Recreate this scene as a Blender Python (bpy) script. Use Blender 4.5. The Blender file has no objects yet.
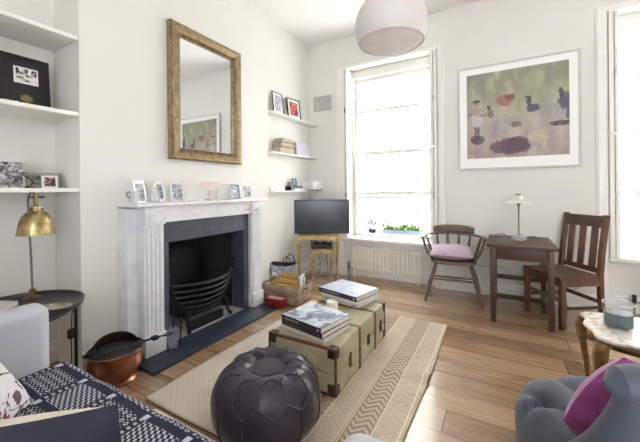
import bpy, bmesh, math, random
from mathutils import Vector, Matrix
random.seed(7)
C = bpy.context.scene.collection
PI = math.pi

# ------------------------------------------------------------------ node helpers
def lin(c):
    return tuple(((x/255)/12.92 if x/255 <= .04045 else ((x/255+.055)/1.055)**2.4) for x in c) + (1.0,)

class E:
    """tiny expression wrapper over Math nodes"""
    def __init__(s, nt, sock): s.nt, s.k = nt, sock
    def _op(s, op, b=None, c=None):
        n = s.nt.nodes.new('ShaderNodeMath'); n.operation = op
        for i, v in enumerate((s, b, c)):
            if v is None: continue
            if isinstance(v, E): s.nt.links.new(v.k, n.inputs[i])
            else: n.inputs[i].default_value = v
        return E(s.nt, n.outputs[0])
    def __add__(s, b): return s._op('ADD', b)
    def __sub__(s, b): return s._op('SUBTRACT', b)
    def __mul__(s, b): return s._op('MULTIPLY', b)
    def __truediv__(s, b): return s._op('DIVIDE', b)
    def frac(s): return s._op('FRACT')
    def floor(s): return s._op('FLOOR')
    def abs(s): return s._op('ABSOLUTE')
    def sin(s): return s._op('SINE')
    def lt(s, b): return s._op('LESS_THAN', b)
    def gt(s, b): return s._op('GREATER_THAN', b)
    def min(s, b): return s._op('MINIMUM', b)
    def max(s, b): return s._op('MAXIMUM', b)
    def inv(s): return s._op('SUBTRACT') if False else E(s.nt, s.k)._rsub(1.0)
    def _rsub(s, a):
        n = s.nt.nodes.new('ShaderNodeMath'); n.operation = 'SUBTRACT'
        n.inputs[0].default_value = a; s.nt.links.new(s.k, n.inputs[1]); return E(s.nt, n.outputs[0])
    def between(s, a, b): return s.gt(a)*s.lt(b)

class NM:
    """one node material"""
    def __init__(s, name, rough=.5, metal=0.0, **kw):
        s.m = bpy.data.materials.new(name); s.m.use_nodes = True
        s.nt = s.m.node_tree
        s.b = s.nt.nodes['Principled BSDF']
        s.b.inputs['Roughness'].default_value = rough
        s.b.inputs['Metallic'].default_value = metal
        for k, v in kw.items(): s.b.inputs[k.replace('_', ' ')].default_value = v
        s.tc = s.nt.nodes.new('ShaderNodeTexCoord')
    def xyz(s, which='Object'):
        n = s.nt.nodes.new('ShaderNodeSeparateXYZ'); s.nt.links.new(s.tc.outputs[which], n.inputs[0])
        return [E(s.nt, n.outputs[i]) for i in range(3)]
    def comb(s, x, y, z=0.0):
        n = s.nt.nodes.new('ShaderNodeCombineXYZ')
        for i, v in enumerate((x, y, z)):
            if isinstance(v, E): s.nt.links.new(v.k, n.inputs[i])
            else: n.inputs[i].default_value = v
        return n.outputs[0]
    def noise(s, scale, vec=None, detail=3.0, rough=.55, which='Object', dist=0.0):
        n = s.nt.nodes.new('ShaderNodeTexNoise')
        n.inputs['Scale'].default_value = scale; n.inputs['Detail'].default_value = detail
        n.inputs['Roughness'].default_value = rough; n.inputs['Distortion'].default_value = dist
        s.nt.links.new(vec if vec is not None else s.tc.outputs[which], n.inputs['Vector'])
        return E(s.nt, n.outputs[0])
    def white(s, vec):
        n = s.nt.nodes.new('ShaderNodeTexWhiteNoise'); n.noise_dimensions = '3D'
        s.nt.links.new(vec, n.inputs['Vector']); return E(s.nt, n.outputs['Value'])
    def voro(s, scale, vec=None, feature='F1'):
        n = s.nt.nodes.new('ShaderNodeTexVoronoi'); n.feature = feature
        n.inputs['Scale'].default_value = scale
        s.nt.links.new(vec if vec is not None else s.tc.outputs['Object'], n.inputs['Vector'])
        return E(s.nt, n.outputs['Distance'])
    def ramp(s, fac, stops):
        n = s.nt.nodes.new('ShaderNodeValToRGB'); s.nt.links.new(fac.k, n.inputs[0])
        e = n.color_ramp.elements
        while len(e) < len(stops): e.new(.5)
        for el, (p, c) in zip(e, stops): el.position = p; el.color = lin(c)
        return n.outputs[0]
    def mix(s, fac, a, b):
        n = s.nt.nodes.new('ShaderNodeMix'); n.data_type = 'RGBA'
        if isinstance(fac, E): s.nt.links.new(fac.k, n.inputs[0])
        else: n.inputs[0].default_value = fac
        for i, v in ((6, a), (7, b)):
            if isinstance(v, tuple): n.inputs[i].default_value = lin(v)
            else: s.nt.links.new(v, n.inputs[i])
        return n.outputs[2]
    def color(s, c):
        if isinstance(c, tuple): s.b.inputs['Base Color'].default_value = lin(c)
        else: s.nt.links.new(c, s.b.inputs['Base Color'])
    def rough(s, e): s.nt.links.new(e.k, s.b.inputs['Roughness'])
    def bump(s, e, strength=.3, dist=.01):
        n = s.nt.nodes.new('ShaderNodeBump'); n.inputs['Strength'].default_value = strength
        n.inputs['Distance'].default_value = dist
        s.nt.links.new(e.k, n.inputs['Height']); s.nt.links.new(n.outputs[0], s.b.inputs['Normal'])

def M(name, col, rough=.5, metal=0.0, col2=None, vs=6.0, bump=0.0, bs=60.0, bd=.004, **kw):
    m = NM(name, rough, metal, **kw)
    if col2 is None: col2 = tuple(max(0, x*.93) for x in col)
    f = m.noise(vs)
    m.color(m.ramp(f, [(.3, col), (.7, col2)]))
    if bump: m.bump(m.noise(bs, detail=2.0), bump, bd)
    return m.m

# ------------------------------------------------------------------ mesh builder
class MB:
    def __init__(s): s.v, s.f, s.mi, s.uv = [], [], [], []
    def add(s, vs, fs, mi=0, mat=None, uvs=None):
        o = len(s.v)
        for p in vs:
            p = Vector(p); s.v.append(mat @ p if mat else p)
        for i, f in enumerate(fs):
            s.f.append([o+k for k in f]); s.mi.append(mi)
            s.uv.append([uvs[k] for k in f] if uvs else None)
        return s
    def box(s, lo, hi, mi=0, mat=None):
        x0, y0, z0 = lo; x1, y1, z1 = hi
        return s.add([(x0,y0,z0),(x1,y0,z0),(x1,y1,z0),(x0,y1,z0),(x0,y0,z1),(x1,y0,z1),(x1,y1,z1),(x0,y1,z1)],
                     [(0,3,2,1),(4,5,6,7),(0,1,5,4),(1,2,6,5),(2,3,7,6),(3,0,4,7)], mi, mat)
    def rbox(s, lo, hi, r=.005, seg=2, mi=0, mat=None):
        bm = bmesh.new(); bmesh.ops.create_cube(bm, size=1.0)
        d = [hi[i]-lo[i] for i in range(3)]; c = [(hi[i]+lo[i])/2 for i in range(3)]
        for v in bm.verts: v.co = Vector((v.co[i]*d[i]+c[i] for i in range(3)))
        r = min(r, min(d)*.49)
        bmesh.ops.bevel(bm, geom=list(bm.edges), offset=r, segments=seg, profile=.5, affect='EDGES')
        bm.verts.index_update()
        s.add([v.co.copy() for v in bm.verts], [[v.index for v in f.verts] for f in bm.faces], mi, mat)
        bm.free(); return s
    def tube(s, pts, r, n=10, closed=False, mi=0, mat=None, cap=True):
        pts = [Vector(p) for p in pts]; N = len(pts)
        rs = r if isinstance(r, (list, tuple)) else [r]*N
        vs, fs = [], []
        up = None
        for i, p in enumerate(pts):
            a = pts[(i-1) % N] if (closed or i > 0) else p
            b = pts[(i+1) % N] if (closed or i < N-1) else p
            t = (b-a)
            t = t.normalized() if t.length > 1e-9 else Vector((0,0,1))
            if up is None:
                up = Vector((0,0,1)) if abs(t.z) < .9 else Vector((1,0,0))
            x = up - t*up.dot(t)
            if x.length < 1e-5: x = t.orthogonal()
            x.normalize(); up = x; y = t.cross(x)
            for k in range(n):
                an = 2*PI*k/n
                vs.append(p + (x*math.cos(an)+y*math.sin(an))*rs[i])
        m = N if closed else N-1
        for i in range(m):
            j = (i+1) % N
            for k in range(n):
                l = (k+1) % n
                fs.append((i*n+k, i*n+l, j*n+l, j*n+k))
        if not closed and cap:
            fs.append(tuple(reversed(range(n)))); fs.append(tuple((N-1)*n+k for k in range(n)))
        return s.add(vs, fs, mi, mat)
    def lathe(s, prof, n=24, mi=0, mat=None, c=(0,0,0)):
        """prof: (r, z) from bottom to top, closed at r=0 ends"""
        vs, fs = [], []
        for r, z in prof:
            for k in range(n):
                a = 2*PI*k/n
                vs.append((c[0]+r*math.cos(a), c[1]+r*math.sin(a), c[2]+z))
        for i in range(len(prof)-1):
            for k in range(n):
                l = (k+1) % n
                fs.append((i*n+k, i*n+l, (i+1)*n+l, (i+1)*n+k))
        if prof[0][0] > 1e-6: fs.append(tuple(reversed(range(n))))
        if prof[-1][0] > 1e-6: fs.append(tuple((len(prof)-1)*n+k for k in range(n)))
        return s.add(vs, fs, mi, mat)
    def shell(s, prof, n=24, mi=0, mat=None, c=(0,0,0)):
        vs, fs = [], []
        for r, z in prof:
            for k in range(n):
                a = 2*PI*k/n
                vs.append((c[0]+r*math.cos(a), c[1]+r*math.sin(a), c[2]+z))
        for i in range(len(prof)-1):
            for k in range(n):
                l = (k+1) % n
                fs.append((i*n+k, i*n+l, (i+1)*n+l, (i+1)*n+k))
        return s.add(vs, fs, mi, mat)
    def prism(s, poly, z0, z1, mi=0, mat=None):
        n = len(poly)
        vs = [(x,y,z0) for x,y in poly] + [(x,y,z1) for x,y in poly]
        fs = [tuple(reversed(range(n))), tuple(range(n,2*n))]
        fs += [(i,(i+1)%n,n+(i+1)%n,n+i) for i in range(n)]
        return s.add(vs, fs, mi, mat)
    def grid(s, fn, nu, nv, mi=0, mat=None, uvfn=None):
        vs, uvs, fs = [], [], []
        for j in range(nv+1):
            for i in range(nu+1):
                u, v = i/nu, j/nv
                vs.append(fn(u, v)); uvs.append(uvfn(u, v) if uvfn else (u, v))
        for j in range(nv):
            for i in range(nu):
                a = j*(nu+1)+i
                fs.append((a, a+1, a+nu+2, a+nu+1))
        return s.add(vs, fs, mi, mat, uvs)
    def build(s, name, mats, parent=None, loc=None, rotz=0.0, smooth=True, sub=0, auto=35, solid=0.0, bev=0.0):
        me = bpy.data.meshes.new(name)
        me.from_pydata([tuple(v) for v in s.v], [], s.f)
        if not isinstance(mats, (list, tuple)): mats = [mats]
        for m in mats: me.materials.append(m)
        me.polygons.foreach_set('material_index', s.mi)
        if any(u for u in s.uv):
            l = me.uv_layers.new(name='UVMap'); k = 0
            for u, f in zip(s.uv, s.f):
                for q in range(len(f)):
                    l.data[k].uv = u[q] if u else (0, 0)
                    k += 1
        bm = bmesh.new(); bm.from_mesh(me)
        bmesh.ops.remove_doubles(bm, verts=bm.verts, dist=1e-6)
        bmesh.ops.recalc_face_normals(bm, faces=bm.faces)
        if smooth:
            for f in bm.faces: f.smooth = True
            for e in bm.edges:
                if len(e.link_faces) == 2:
                    e.smooth = e.calc_face_angle(0) < math.radians(auto)
        bm.to_mesh(me); bm.free()
        o = bpy.data.objects.new(name, me); C.objects.link(o)
        if parent: o.parent = parent
        if loc: o.location = loc
        o.rotation_euler = (0, 0, rotz)
        if solid:
            md = o.modifiers.new('solid', 'SOLIDIFY'); md.thickness = solid; md.offset = 0
        if bev:
            md = o.modifiers.new('bevel', 'BEVEL'); md.width = bev; md.segments = 2; md.limit_method = 'ANGLE'
        if sub:
            md = o.modifiers.new('sub', 'SUBSURF'); md.levels = sub; md.render_levels = sub
        return o

def tag(o, label, cat, group=None):
    o['label'] = label; o['category'] = cat
    if group: o['group'] = group
    return o
def thing(name, label, cat, loc=(0,0,0), rotz=0.0, group=None):
    o = bpy.data.objects.new(name, None); C.objects.link(o)
    o.empty_display_size = .1
    o.location = loc; o.rotation_euler = (0, 0, rotz)
    return tag(o, label, cat, group)
def struct(o):
    o['kind'] = 'structure'; return o
def frame_mat(o, ex, ey, ez):
    """matrix with columns ex, ey, ez and origin o"""
    m = Matrix.Identity(4)
    for i, col in enumerate((ex, ey, ez, o)):
        for j in range(3): m[j][i] = col[j]
    return m
def arc(c, r, a0, a1, n, ax='xz', const=0.0):
    out = []
    for i in range(n+1):
        a = math.radians(a0+(a1-a0)*i/n)
        p, q = c[0]+r*math.cos(a), c[1]+r*math.sin(a)
        out.append({'xz': (p, const, q), 'xy': (p, q, const), 'yz': (const, p, q)}[ax])
    return out
def bez(p0, p1, p2, p3, n=10):
    p0, p1, p2, p3 = map(Vector, (p0, p1, p2, p3)); o = []
    for i in range(n+1):
        t = i/n; u = 1-t
        o.append(p0*u**3 + p1*3*u*u*t + p2*3*u*t*t + p3*t**3)
    return o

# ------------------------------------------------------------------ materials
wallm = M('wall_paint', (232,231,227), .75, col2=(229,228,224), vs=2, bump=.05, bs=180)
ceilm = M('ceiling_paint', (246,246,246), .8, col2=(244,244,244), vs=2)
trimm = M('trim_gloss', (242,241,238), .4, col2=(238,237,234), vs=4)
whitem = M('white_gloss', (244,244,242), .35)

def floor_mat():
    m = NM('oak_boards', .3)
    x, y, z = m.xyz()
    W = .183
    row = (y/W).floor()
    fy = (y/W).frac()
    off = m.white(m.comb(row, 3.7, 1.0))
    xs = (x + off*5.5)/5.5
    seg = xs.floor(); fx = xs.frac()
    rnd = m.white(m.comb(row, seg, 5.0))
    streak = m.noise(1.0, m.comb(x*3.0, y*46.0, rnd*9.0), detail=5.0, rough=.62, dist=.6)
    blot = m.noise(2.2, m.comb(x, y*1.6, rnd*4.0), detail=4.0)
    t = streak*.55 + blot*.25 + rnd*.28 - .06
    col = m.ramp(t, [(.2, (92,68,48)), (.42, (140,110,80)), (.6, (166,136,104)), (.8, (188,161,130))])
    knot = m.voro(1.0, m.comb(x*2.3, y*5.5, rnd*7.0))
    col = m.mix(knot.lt(.035), col, (84,56,36))
    gap = ((fy-.5).abs().gt(.487)).max((fx-.5).abs().gt(.4995))
    col = m.mix(gap*.85, col, (52,36,24))
    m.color(col)
    m.rough(streak*.12 + blot*.1 + .14)
    m.b.inputs['Coat Weight'].default_value = .9; m.b.inputs['Coat Roughness'].default_value = .15
    m.bump(gap*-1.0 + streak*.12, .35, .004)
    return m.m
floorm = floor_mat()

def marble_mat():
    m = NM('carrara_marble', .3)
    n1 = m.noise(5.0, detail=8.0, rough=.6, dist=1.2)
    vein = ((n1-.5).abs()*22.0).min(1.0)
    n2 = m.noise(3.0, detail=4.0)
    c = m.mix(vein*.35+.65, (196,198,206), m.ramp(n2, [(.3, (224,226,231)), (.7, (236,237,240))]))
    sp = m.voro(60.0).lt(.16)*m.noise(9.0).gt(.56)
    c = m.mix(sp*.4, c, (160,160,168))
    m.color(c); return m.m
marblem = marble_mat()
slatem = M('slate', (40,46,60), .35, col2=(50,56,70), vs=5, bump=.1, bs=30)
slipm = M('slate_slips', (66,70,82), .45, col2=(80,84,96), vs=9)
sootm = M('sooty_brick', (24,24,28), .8, col2=(44,42,44), vs=6, bump=.3, bs=22)
ironm = M('cast_iron', (38,39,43), .42, .75, col2=(58,58,62), vs=30, bump=.2, bs=90)
ashm = M('stone_slab', (196,194,190), .8, col2=(168,166,162), vs=14, bump=.2)
blackm = M('black_lacquer', (22,22,25), .22, col2=(30,30,33))
blackmat = M('black_matt', (26,26,29), .6, col2=(36,36,38))
glassdark = M('tv_glass', (44,47,58), .22, col2=(50,53,64))  # black screen lifted to blue-grey, room reflection put into the colour
brassm = M('antique_brass', (202,186,138), .34, .9, col2=(138,116,74), vs=26, bump=.35, bs=55)
brasssm = M('brass', (150,134,98), .34, 1.0, col2=(112,98,68), vs=20)
steelm = M('brushed_steel', (150,150,152), .35, 1.0, col2=(120,120,124), vs=20)
silverm = M('silver_metal', (228,231,234), .3, .45, col2=(190,194,202), vs=40, bump=.3, bs=90)
copperm = M('hammered_copper', (192,136,114), .28, 1.0, col2=(124,80,64), vs=12, bump=.25, bs=40)
def gilt_mat(name, a, b, c):
    m = NM(name, .42, .55)
    n = m.noise(22.0, detail=5.0)
    m.color(m.ramp(n, [(.3, a), (.52, b), (.75, c)]))
    m.bump(m.noise(70.0), .35, .004); return m.m
giltm = gilt_mat('mirror_gilding', (128,108,80), (158,138,106), (182,164,134))
gilttm = gilt_mat('worn_gilding', (158,124,72), (204,174,120), (232,214,176))
giltlegm = gilt_mat('aged_gilding', (98,74,42), (134,104,62), (170,142,96))
mirm = M('mirror_silvering', (238,240,242), .015, 1.0, col2=(236,238,240))
def wood_mat(name, a, b, rough=.4, s=1.0):
    m = NM(name, rough)
    x, y, z = m.xyz()
    n = m.noise(5.0*s, m.comb(x*6.0, y*6.0, z*1.2), detail=6.0, dist=1.2)
    m.color(m.ramp(n, [(.3, a), (.7, b)]))
    m.bump(n, .12, .003); return m.m
darkwood = wood_mat('dark_oak', (58,40,33), (92,66,53), .45)
redwood = wood_mat('red_brown_oak', (80,56,45), (118,86,68), .4)
elmm = wood_mat('greyed_elm', (92,76,66), (126,108,94), .5)
cratewood = wood_mat('crate_pine', (132,108,86), (178,152,126), .75)
def fabric(name, a, b, rough=.9, s=220.0, sheen=.2, vs=5.0):
    m = NM(name, rough, Sheen_Weight=sheen)
    n = m.noise(vs, detail=4.0)
    w = m.noise(s, detail=1.0)
    m.color(m.ramp(n*.6+w*.4, [(.35, a), (.65, b)]))
    m.bump(w, .25, .002); return m.m
sofam = fabric('sofa_linen', (182,186,196), (198,201,209))
navyvel = fabric('navy_velvet', (24,26,44), (38,40,62), .75, 300, .15)
creamfab = fabric('cream_linen', (214,206,190), (228,221,208))
greyvel = fabric('grey_velvet', (60,66,80), (80,87,102), .6, 320, .12)
def purple_mat():
    m = NM('purple_silk', .55, Sheen_Weight=.3)
    n = m.noise(14.0, detail=4.0, dist=.8)
    c = m.ramp(n, [(.3, (120,38,102)), (.55, (160,64,138)), (.75, (190,108,172))])
    m.color(c); m.bump(n, .4, .006); return m.m
purplem = purple_mat()
pinkfab = fabric('pink_mauve_fabric', (176,150,172), (206,184,202), .9, 90, .2, 30.0)

def seat_print():
    m = NM('red_print_linen', .9)
    n = m.noise(6.0, detail=2.0, dist=2.5)
    band = (n-.5).abs().lt(.03)
    blob = m.noise(7.0, detail=3.0, dist=1.0).gt(.60)
    c = m.mix(band, (232,231,236), (118,92,110))
    c = m.mix(blob, c, (150,52,84)); m.color(c)
    m.bump(m.noise(200.0), .2, .002); return m.m
printm = seat_print()

def throw_mat():
    m = NM('navy_white_weave', .92)
    u, v, _ = m.xyz('UV')
    Tu, Tv = .215, .15
    fu, fv = (u/Tu).frac(), (v/Tv).frac()
    bu, bv = fu.lt(.17), fv.lt(.2)
    band = bu.max(bv)
    p = .026
    a = ((u/p).frac()-.5).abs() + ((v/p).frac()-.5).abs()
    ring = a.between(.2, .40).max(a.gt(.86))
    # second figure in alternate blocks
    alt = (((u/Tu).floor()+(v/Tv).floor())*.5).frac().gt(.25)
    q = .018
    b = ((u/q).frac()-.5).abs() + (((v+u*.5)/q).frac()-.5).abs()
    dia = b.gt(.55)
    fig = ring*alt + dia*alt.inv()*.95
    block = band.inv()*fig
    cross = fu.between(.045, .155)*fv.between(-.1, .15)
    small = bu*fv.gt(.2)*((v/.0215).frac().gt(.5))*fu.between(.05,.12)
    w = block.max(cross).max(small*.8)
    w = w*(m.noise(260.0)*.35+.75).min(1.0)
    m.color(m.mix(w, (26,31,55), (200,203,216)))
    m.bump(w, .25, .003); return m.m
throwm = throw_mat()

def rug_mat():
    m = NM('woven_rug', .95)
    x, y, z = m.xyz()
    d = x*-1.0 + .69            # distance from right-hand long edge (rug half width .69)
    grain = m.noise(160.0, m.comb(x, y*.6, 0.0), detail=2.0)
    wv = m.noise(5.0, detail=4.0)
    base = m.ramp(grain*.5+wv*.5, [(.3, (172,156,138)), (.7, (202,188,170))])
    pale = m.ramp(grain*.45+wv*.55, [(.3, (190,178,164)), (.7, (216,206,193))])
    dark = m.ramp(grain*.6+wv*.4, [(.3, (130,110,92)), (.7, (160,140,120))])
    c = m.mix(d.lt(.66), pale, dark)
    # pale field to the left carries slanted ribs
    rib = ((x*.8+y)*26.0).frac().lt(.35)*d.gt(.66)
    c = m.mix(rib*.14, c, (170,152,132))
    # diamond lattice in the brown field
    p = .075
    dm = ((x/p).frac()-.5).abs()+((y/p).frac()-.5).abs()
    lat = (dm.between(.42,.56)).max(dm.lt(.14))*d.between(.42,.66)
    c = m.mix(lat*.45, c, (206,190,168))
    # small check bands
    ch = (((x/.022).floor()+(y/.022).floor())*.5).frac().gt(.25)*d.between(.30,.40)
    c = m.mix(d.between(.29,.41), c, base); c = m.mix(ch*.3, c, (150,126,104))
    # chevron band
    cv = (((y + (x+.50)._op('PINGPONG', .05)*1.0)/.042).frac()).lt(.5)*d.between(.155,.265)
    c = m.mix(d.between(.145,.275)*.55, c, dark); c = m.mix(cv*.6, c, (208,195,176))
    # plain outer border
    c = m.mix(d.lt(.145), c, m.mix(m.voro(55.0).lt(.35)*.4, base, (140,120,102)))
    ln = d.between(.143,.15).max(d.between(.272,.279)).max(d.between(.285,.29)).max(d.between(.41,.418)).max(d.between(.655,.664)).max(d.between(.022,.03))
    c = m.mix(ln*.8, c, (222,208,186))
    m.color(c)
    m.bump(grain, .5, .004); return m.m
rugm = rug_mat()
runnerm = fabric('cream_wool', (206,198,180), (226,220,206), .95, 120)
brownedge = fabric('brown_wool', (112,92,76), (140,118,98), .95, 120)

def canvas_mat():
    m = NM('trunk_canvas', .6)
    n = m.noise(7.0, detail=6.0); w = m.noise(300.0)
    c = m.ramp(n*.8+w*.2, [(.3, (146,137,108)), (.55, (170,161,132)), (.75, (188,180,154))])
    m.color(c); m.bump(w, .15, .002); return m.m
canvasm = canvas_mat()
leatherm = M('tan_leather', (112,70,46), .5, col2=(82,50,36), vs=16, bump=.25, bs=90)
cornerm = M('dark_leather', (66,42,34), .5, col2=(44,30,28), vs=22, bump=.3, bs=80)
poufm = M('aubergine_leather', (38,31,45), .28, col2=(58,48,66), vs=7, bump=.35, bs=110, bd=.003)
seamm = M('leather_piping', (70,64,78), .35, col2=(44,40,50), vs=20)
paperm = M('book_pages', (226,222,212), .85, col2=(208,203,192), vs=3)
whitecard = M('white_card', (238,238,238), .6)
spineblk = M('black_book_cover', (34,38,50), .35, col2=(44,50,64), vs=9)
spineplum = M('plum_book_cover', (58,40,50), .4, col2=(48,36,44), vs=9)
spinegrey = M('ivory_book_cover', (214,210,204), .5, col2=(196,190,184), vs=8)
lavm = M('lavender_book_cover', (186,180,206), .6, col2=(200,196,216), vs=8)
umberm = M('umber_book_cover', (96,78,76), .55, col2=(80,64,64), vs=8)
tanpages = M('tan_pages', (196,182,164), .85, col2=(180,164,146), vs=40)
bluem = M('blue_cover', (62,74,104), .4, col2=(96,110,140), vs=40)
greenleaf = M('green_leaves', (104,142,66), .55, col2=(144,176,96), vs=30)
greyleaf = M('dusty_leaves', (96,100,112), .6, col2=(128,132,142), vs=30)
zincm = M('zinc_trough', (150,160,178), .5, .3, col2=(170,178,192), vs=6)
radm = M('radiator_enamel', (248,246,240), .35, col2=(236,231,220))
waxm = M('white_wax', (240,238,234), .4, Subsurface_Weight=.1)
rubberm = M('black_rubber', (24,24,26), .6)
redtin = M('red_tin', (150,42,46), .4, col2=(128,34,40), vs=14)
stuccom = M('white_stucco', (226,222,214), .9)
roadm = M('pale_paving', (214,212,208), .9)
extglass = M('dark_panes', (120,118,114), .6)
def photo_mat(name, cols, s=12.0, dist=1.5):
    m = NM(name, .5)
    n = m.noise(s, detail=3.0, dist=dist)
    m.color(m.ramp(n, cols)); return m.m
bwphoto = photo_mat('grey_photo', [(.38,(62,58,62)),(.5,(140,134,138)),(.6,(196,190,192))], 26)
bwphoto2 = photo_mat('pale_photo', [(.36,(96,100,112)),(.5,(178,184,192)),(.62,(226,228,230))], 30)
redphoto = photo_mat('red_orange_print', [(.36,(56,58,84)),(.47,(176,90,80)),(.58,(220,120,96)),(.7,(230,180,160))], 16)
sketchm = photo_mat('blue_sketch', [(.4,(96,98,124)),(.5,(176,178,196)),(.58,(236,236,240))], 60)
coverimg = photo_mat('grey_blue_cover_photo', [(.38,(120,130,148)),(.5,(196,206,216)),(.62,(226,230,234))], 7)
palecover = photo_mat('pale_blue_cover', [(.35,(176,184,206)),(.6,(206,212,224))], 5)
pattern_bag = photo_mat('blue_white_textile', [(.42,(92,98,122)),(.5,(168,172,188)),(.57,(214,216,224))], 60)
def clear_glass(name, tint=(255,255,255), fac=.12):
    mm = bpy.data.materials.new(name); mm.use_nodes = True; nt = mm.node_tree
    nt.nodes.remove(nt.nodes['Principled BSDF'])
    tr = nt.nodes.new('ShaderNodeBsdfTransparent'); tr.inputs[0].default_value = lin(tint)
    gl = nt.nodes.new('ShaderNodeBsdfGlossy'); gl.inputs['Roughness'].default_value = .04
    lw = nt.nodes.new('ShaderNodeLayerWeight'); lw.inputs[0].default_value = fac
    mx = nt.nodes.new('ShaderNodeMixShader')
    nt.links.new(lw.outputs['Fresnel'], mx.inputs[0]); nt.links.new(tr.outputs[0], mx.inputs[1]); nt.links.new(gl.outputs[0], mx.inputs[2])
    nt.links.new(mx.outputs[0], nt.nodes['Material Output'].inputs[0]); return mm
panem = clear_glass('window_glass', fac=.04)
def body_glass(name, col, amount):
    mm = bpy.data.materials.new(name); mm.use_nodes = True; nt = mm.node_tree
    pb_ = nt.nodes['Principled BSDF']; pb_.inputs['Base Color'].default_value = lin(col); pb_.inputs['Roughness'].default_value = .08
    tr = nt.nodes.new('ShaderNodeBsdfTransparent')
    nz = nt.nodes.new('ShaderNodeTexNoise'); nz.inputs['Scale'].default_value = 40
    mr_ = nt.nodes.new('ShaderNodeMapRange'); mr_.inputs[3].default_value = amount*.6; mr_.inputs[4].default_value = amount*1.4
    nt.links.new(nz.outputs[0], mr_.inputs[0])
    mx = nt.nodes.new('ShaderNodeMixShader')
    nt.links.new(mr_.outputs[0], mx.inputs[0]); nt.links.new(tr.outputs[0], mx.inputs[1]); nt.links.new(pb_.outputs[0], mx.inputs[2])
    nt.links.new(mx.outputs[0], nt.nodes['Material Output'].inputs[0]); return mm
crystalm = body_glass('crystal_glass', (226,232,236), .32)
jarglass = body_glass('jar_glass', (214,220,222), .05)
pinkglass = body_glass('pink_glass', (240,220,216), .22)
opalm = M('opal_glass', (238,236,232), .25)

# ------------------------------------------------------------------ setting
BY = 4.03          # back wall plane
LX = -2.40         # chimney breast plane
CZ = 3.315         # ceiling
def wall_grid(mb, us, vs, holes, mk):
    """solid cells of a wall; mk(u0,u1,v0,v1) -> lo,hi boxes"""
    us = sorted(set(us)); vs = sorted(set(vs))
    for i in range(len(us)-1):
        for j in range(len(vs)-1):
            cu, cv = (us[i]+us[i+1])/2, (vs[j]+vs[j+1])/2
            if any(a < cu < b and c < cv < d for a, b, c, d in holes): continue
            mb.box(*mk(us[i], us[i+1], vs[j], vs[j+1]))
    return mb

struct(MB().box((-2.9,-2.4,-.1), (2.75,4.5,0)).build('floor', floorm, smooth=False))
struct(MB().box((-2.9,-2.4,CZ), (2.75,4.5,CZ+.12)).build('ceiling', ceilm, smooth=False))
W1 = (-1.885, -.715, 0.0, 2.87); W2 = (.93, 2.10, 0.0, 2.87)
mb = MB(); wall_grid(mb, [-2.9,W1[0],W1[1],W2[0],W2[1],2.75], [0,2.87,CZ], [W1,W2],
                     lambda a,b,c,d: ((a,BY,c),(b,BY+.32,d)))
struct(mb.build('wall_back', wallm, smooth=False))
for k, W in enumerate((W1, W2)):
    struct(MB().box((W[0],BY+.075,0),(W[1],BY+.32,.49)).build('wall_back_apron', wallm, smooth=False))
# chimney breast with fireplace opening, alcove wall behind
FB = (1.535, 2.375, 0.0, .80)
mb = MB(); wall_grid(mb, [1.027,FB[0],FB[1],2.97], [0,.80,CZ], [FB], lambda a,b,c,d: ((-2.9,a,c),(LX,b,d)))
struct(mb.build('wall_left', wallm, smooth=False))
struct(MB().box((-2.9,-2.4,0),(-2.76,1.027,CZ)).build('wall_left_near_alcove', wallm, smooth=False))
struct(MB().box((-2.9,2.97,0),(-2.476,BY,CZ)).build('wall_left_far_alcove', wallm, smooth=False))
struct(MB().box((2.6,-2.4,0),(2.75,BY,CZ)).build('wall_right', wallm, smooth=False))
R1 = (.5,2.1,.4,2.9)  # unseen opening behind the camera, added and sized for fill light
mb = MB(); wall_grid(mb, [-2.9,R1[0],R1[1],2.75], [0,.4,2.9,CZ], [R1], lambda a,b,c,d: ((a,-2.4,c),(b,-2.2,d)))
struct(mb.build('wall_rear', wallm, smooth=False))
# skirting
def skirting(name, a, b, axis, plane, sgn=1):
    m = MB()
    prof = [(0,0),(.02,0),(.02,.10),(.012,.115),(.012,.135),(0,.145)]
    n = len(prof)
    vs = []
    for t in (a, b):
        for d, z in prof:
            vs.append((t, plane+sgn*d, z) if axis == 'x' else (plane+sgn*d, t, z))
    fs = [(i,(i+1)%n,n+(i+1)%n,n+i) for i in range(n)] + [tuple(range(n)), tuple(range(n,2*n))]
    m.add(vs, fs); return struct(m.build(name, trimm, smooth=False))
skirting('baseboard_left', 1.027, 1.25, 'y', LX)
skirting('baseboard_left', 2.66, 2.97, 'y', LX)
skirting('baseboard_alcove', -2.0, 1.02, 'y', -2.76)
skirting('baseboard_alcove', 2.975, BY-.02, 'y', -2.476)
skirting('baseboard_back', -2.45, W1[0]-.01, 'x', BY, -1)
skirting('baseboard_back', W1[1]+.01, W2[0]-.01, 'x', BY, -1)
skirting('baseboard_back', W2[1]+.01, 2.6, 'x', BY, -1)
skirting('baseboard_apron', W1[0]+.005, W1[1]-.005, 'x', BY+.075, -1)
skirting('baseboard_apron', W2[0]+.005, W2[1]-.005, 'x', BY+.075, -1)

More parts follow.
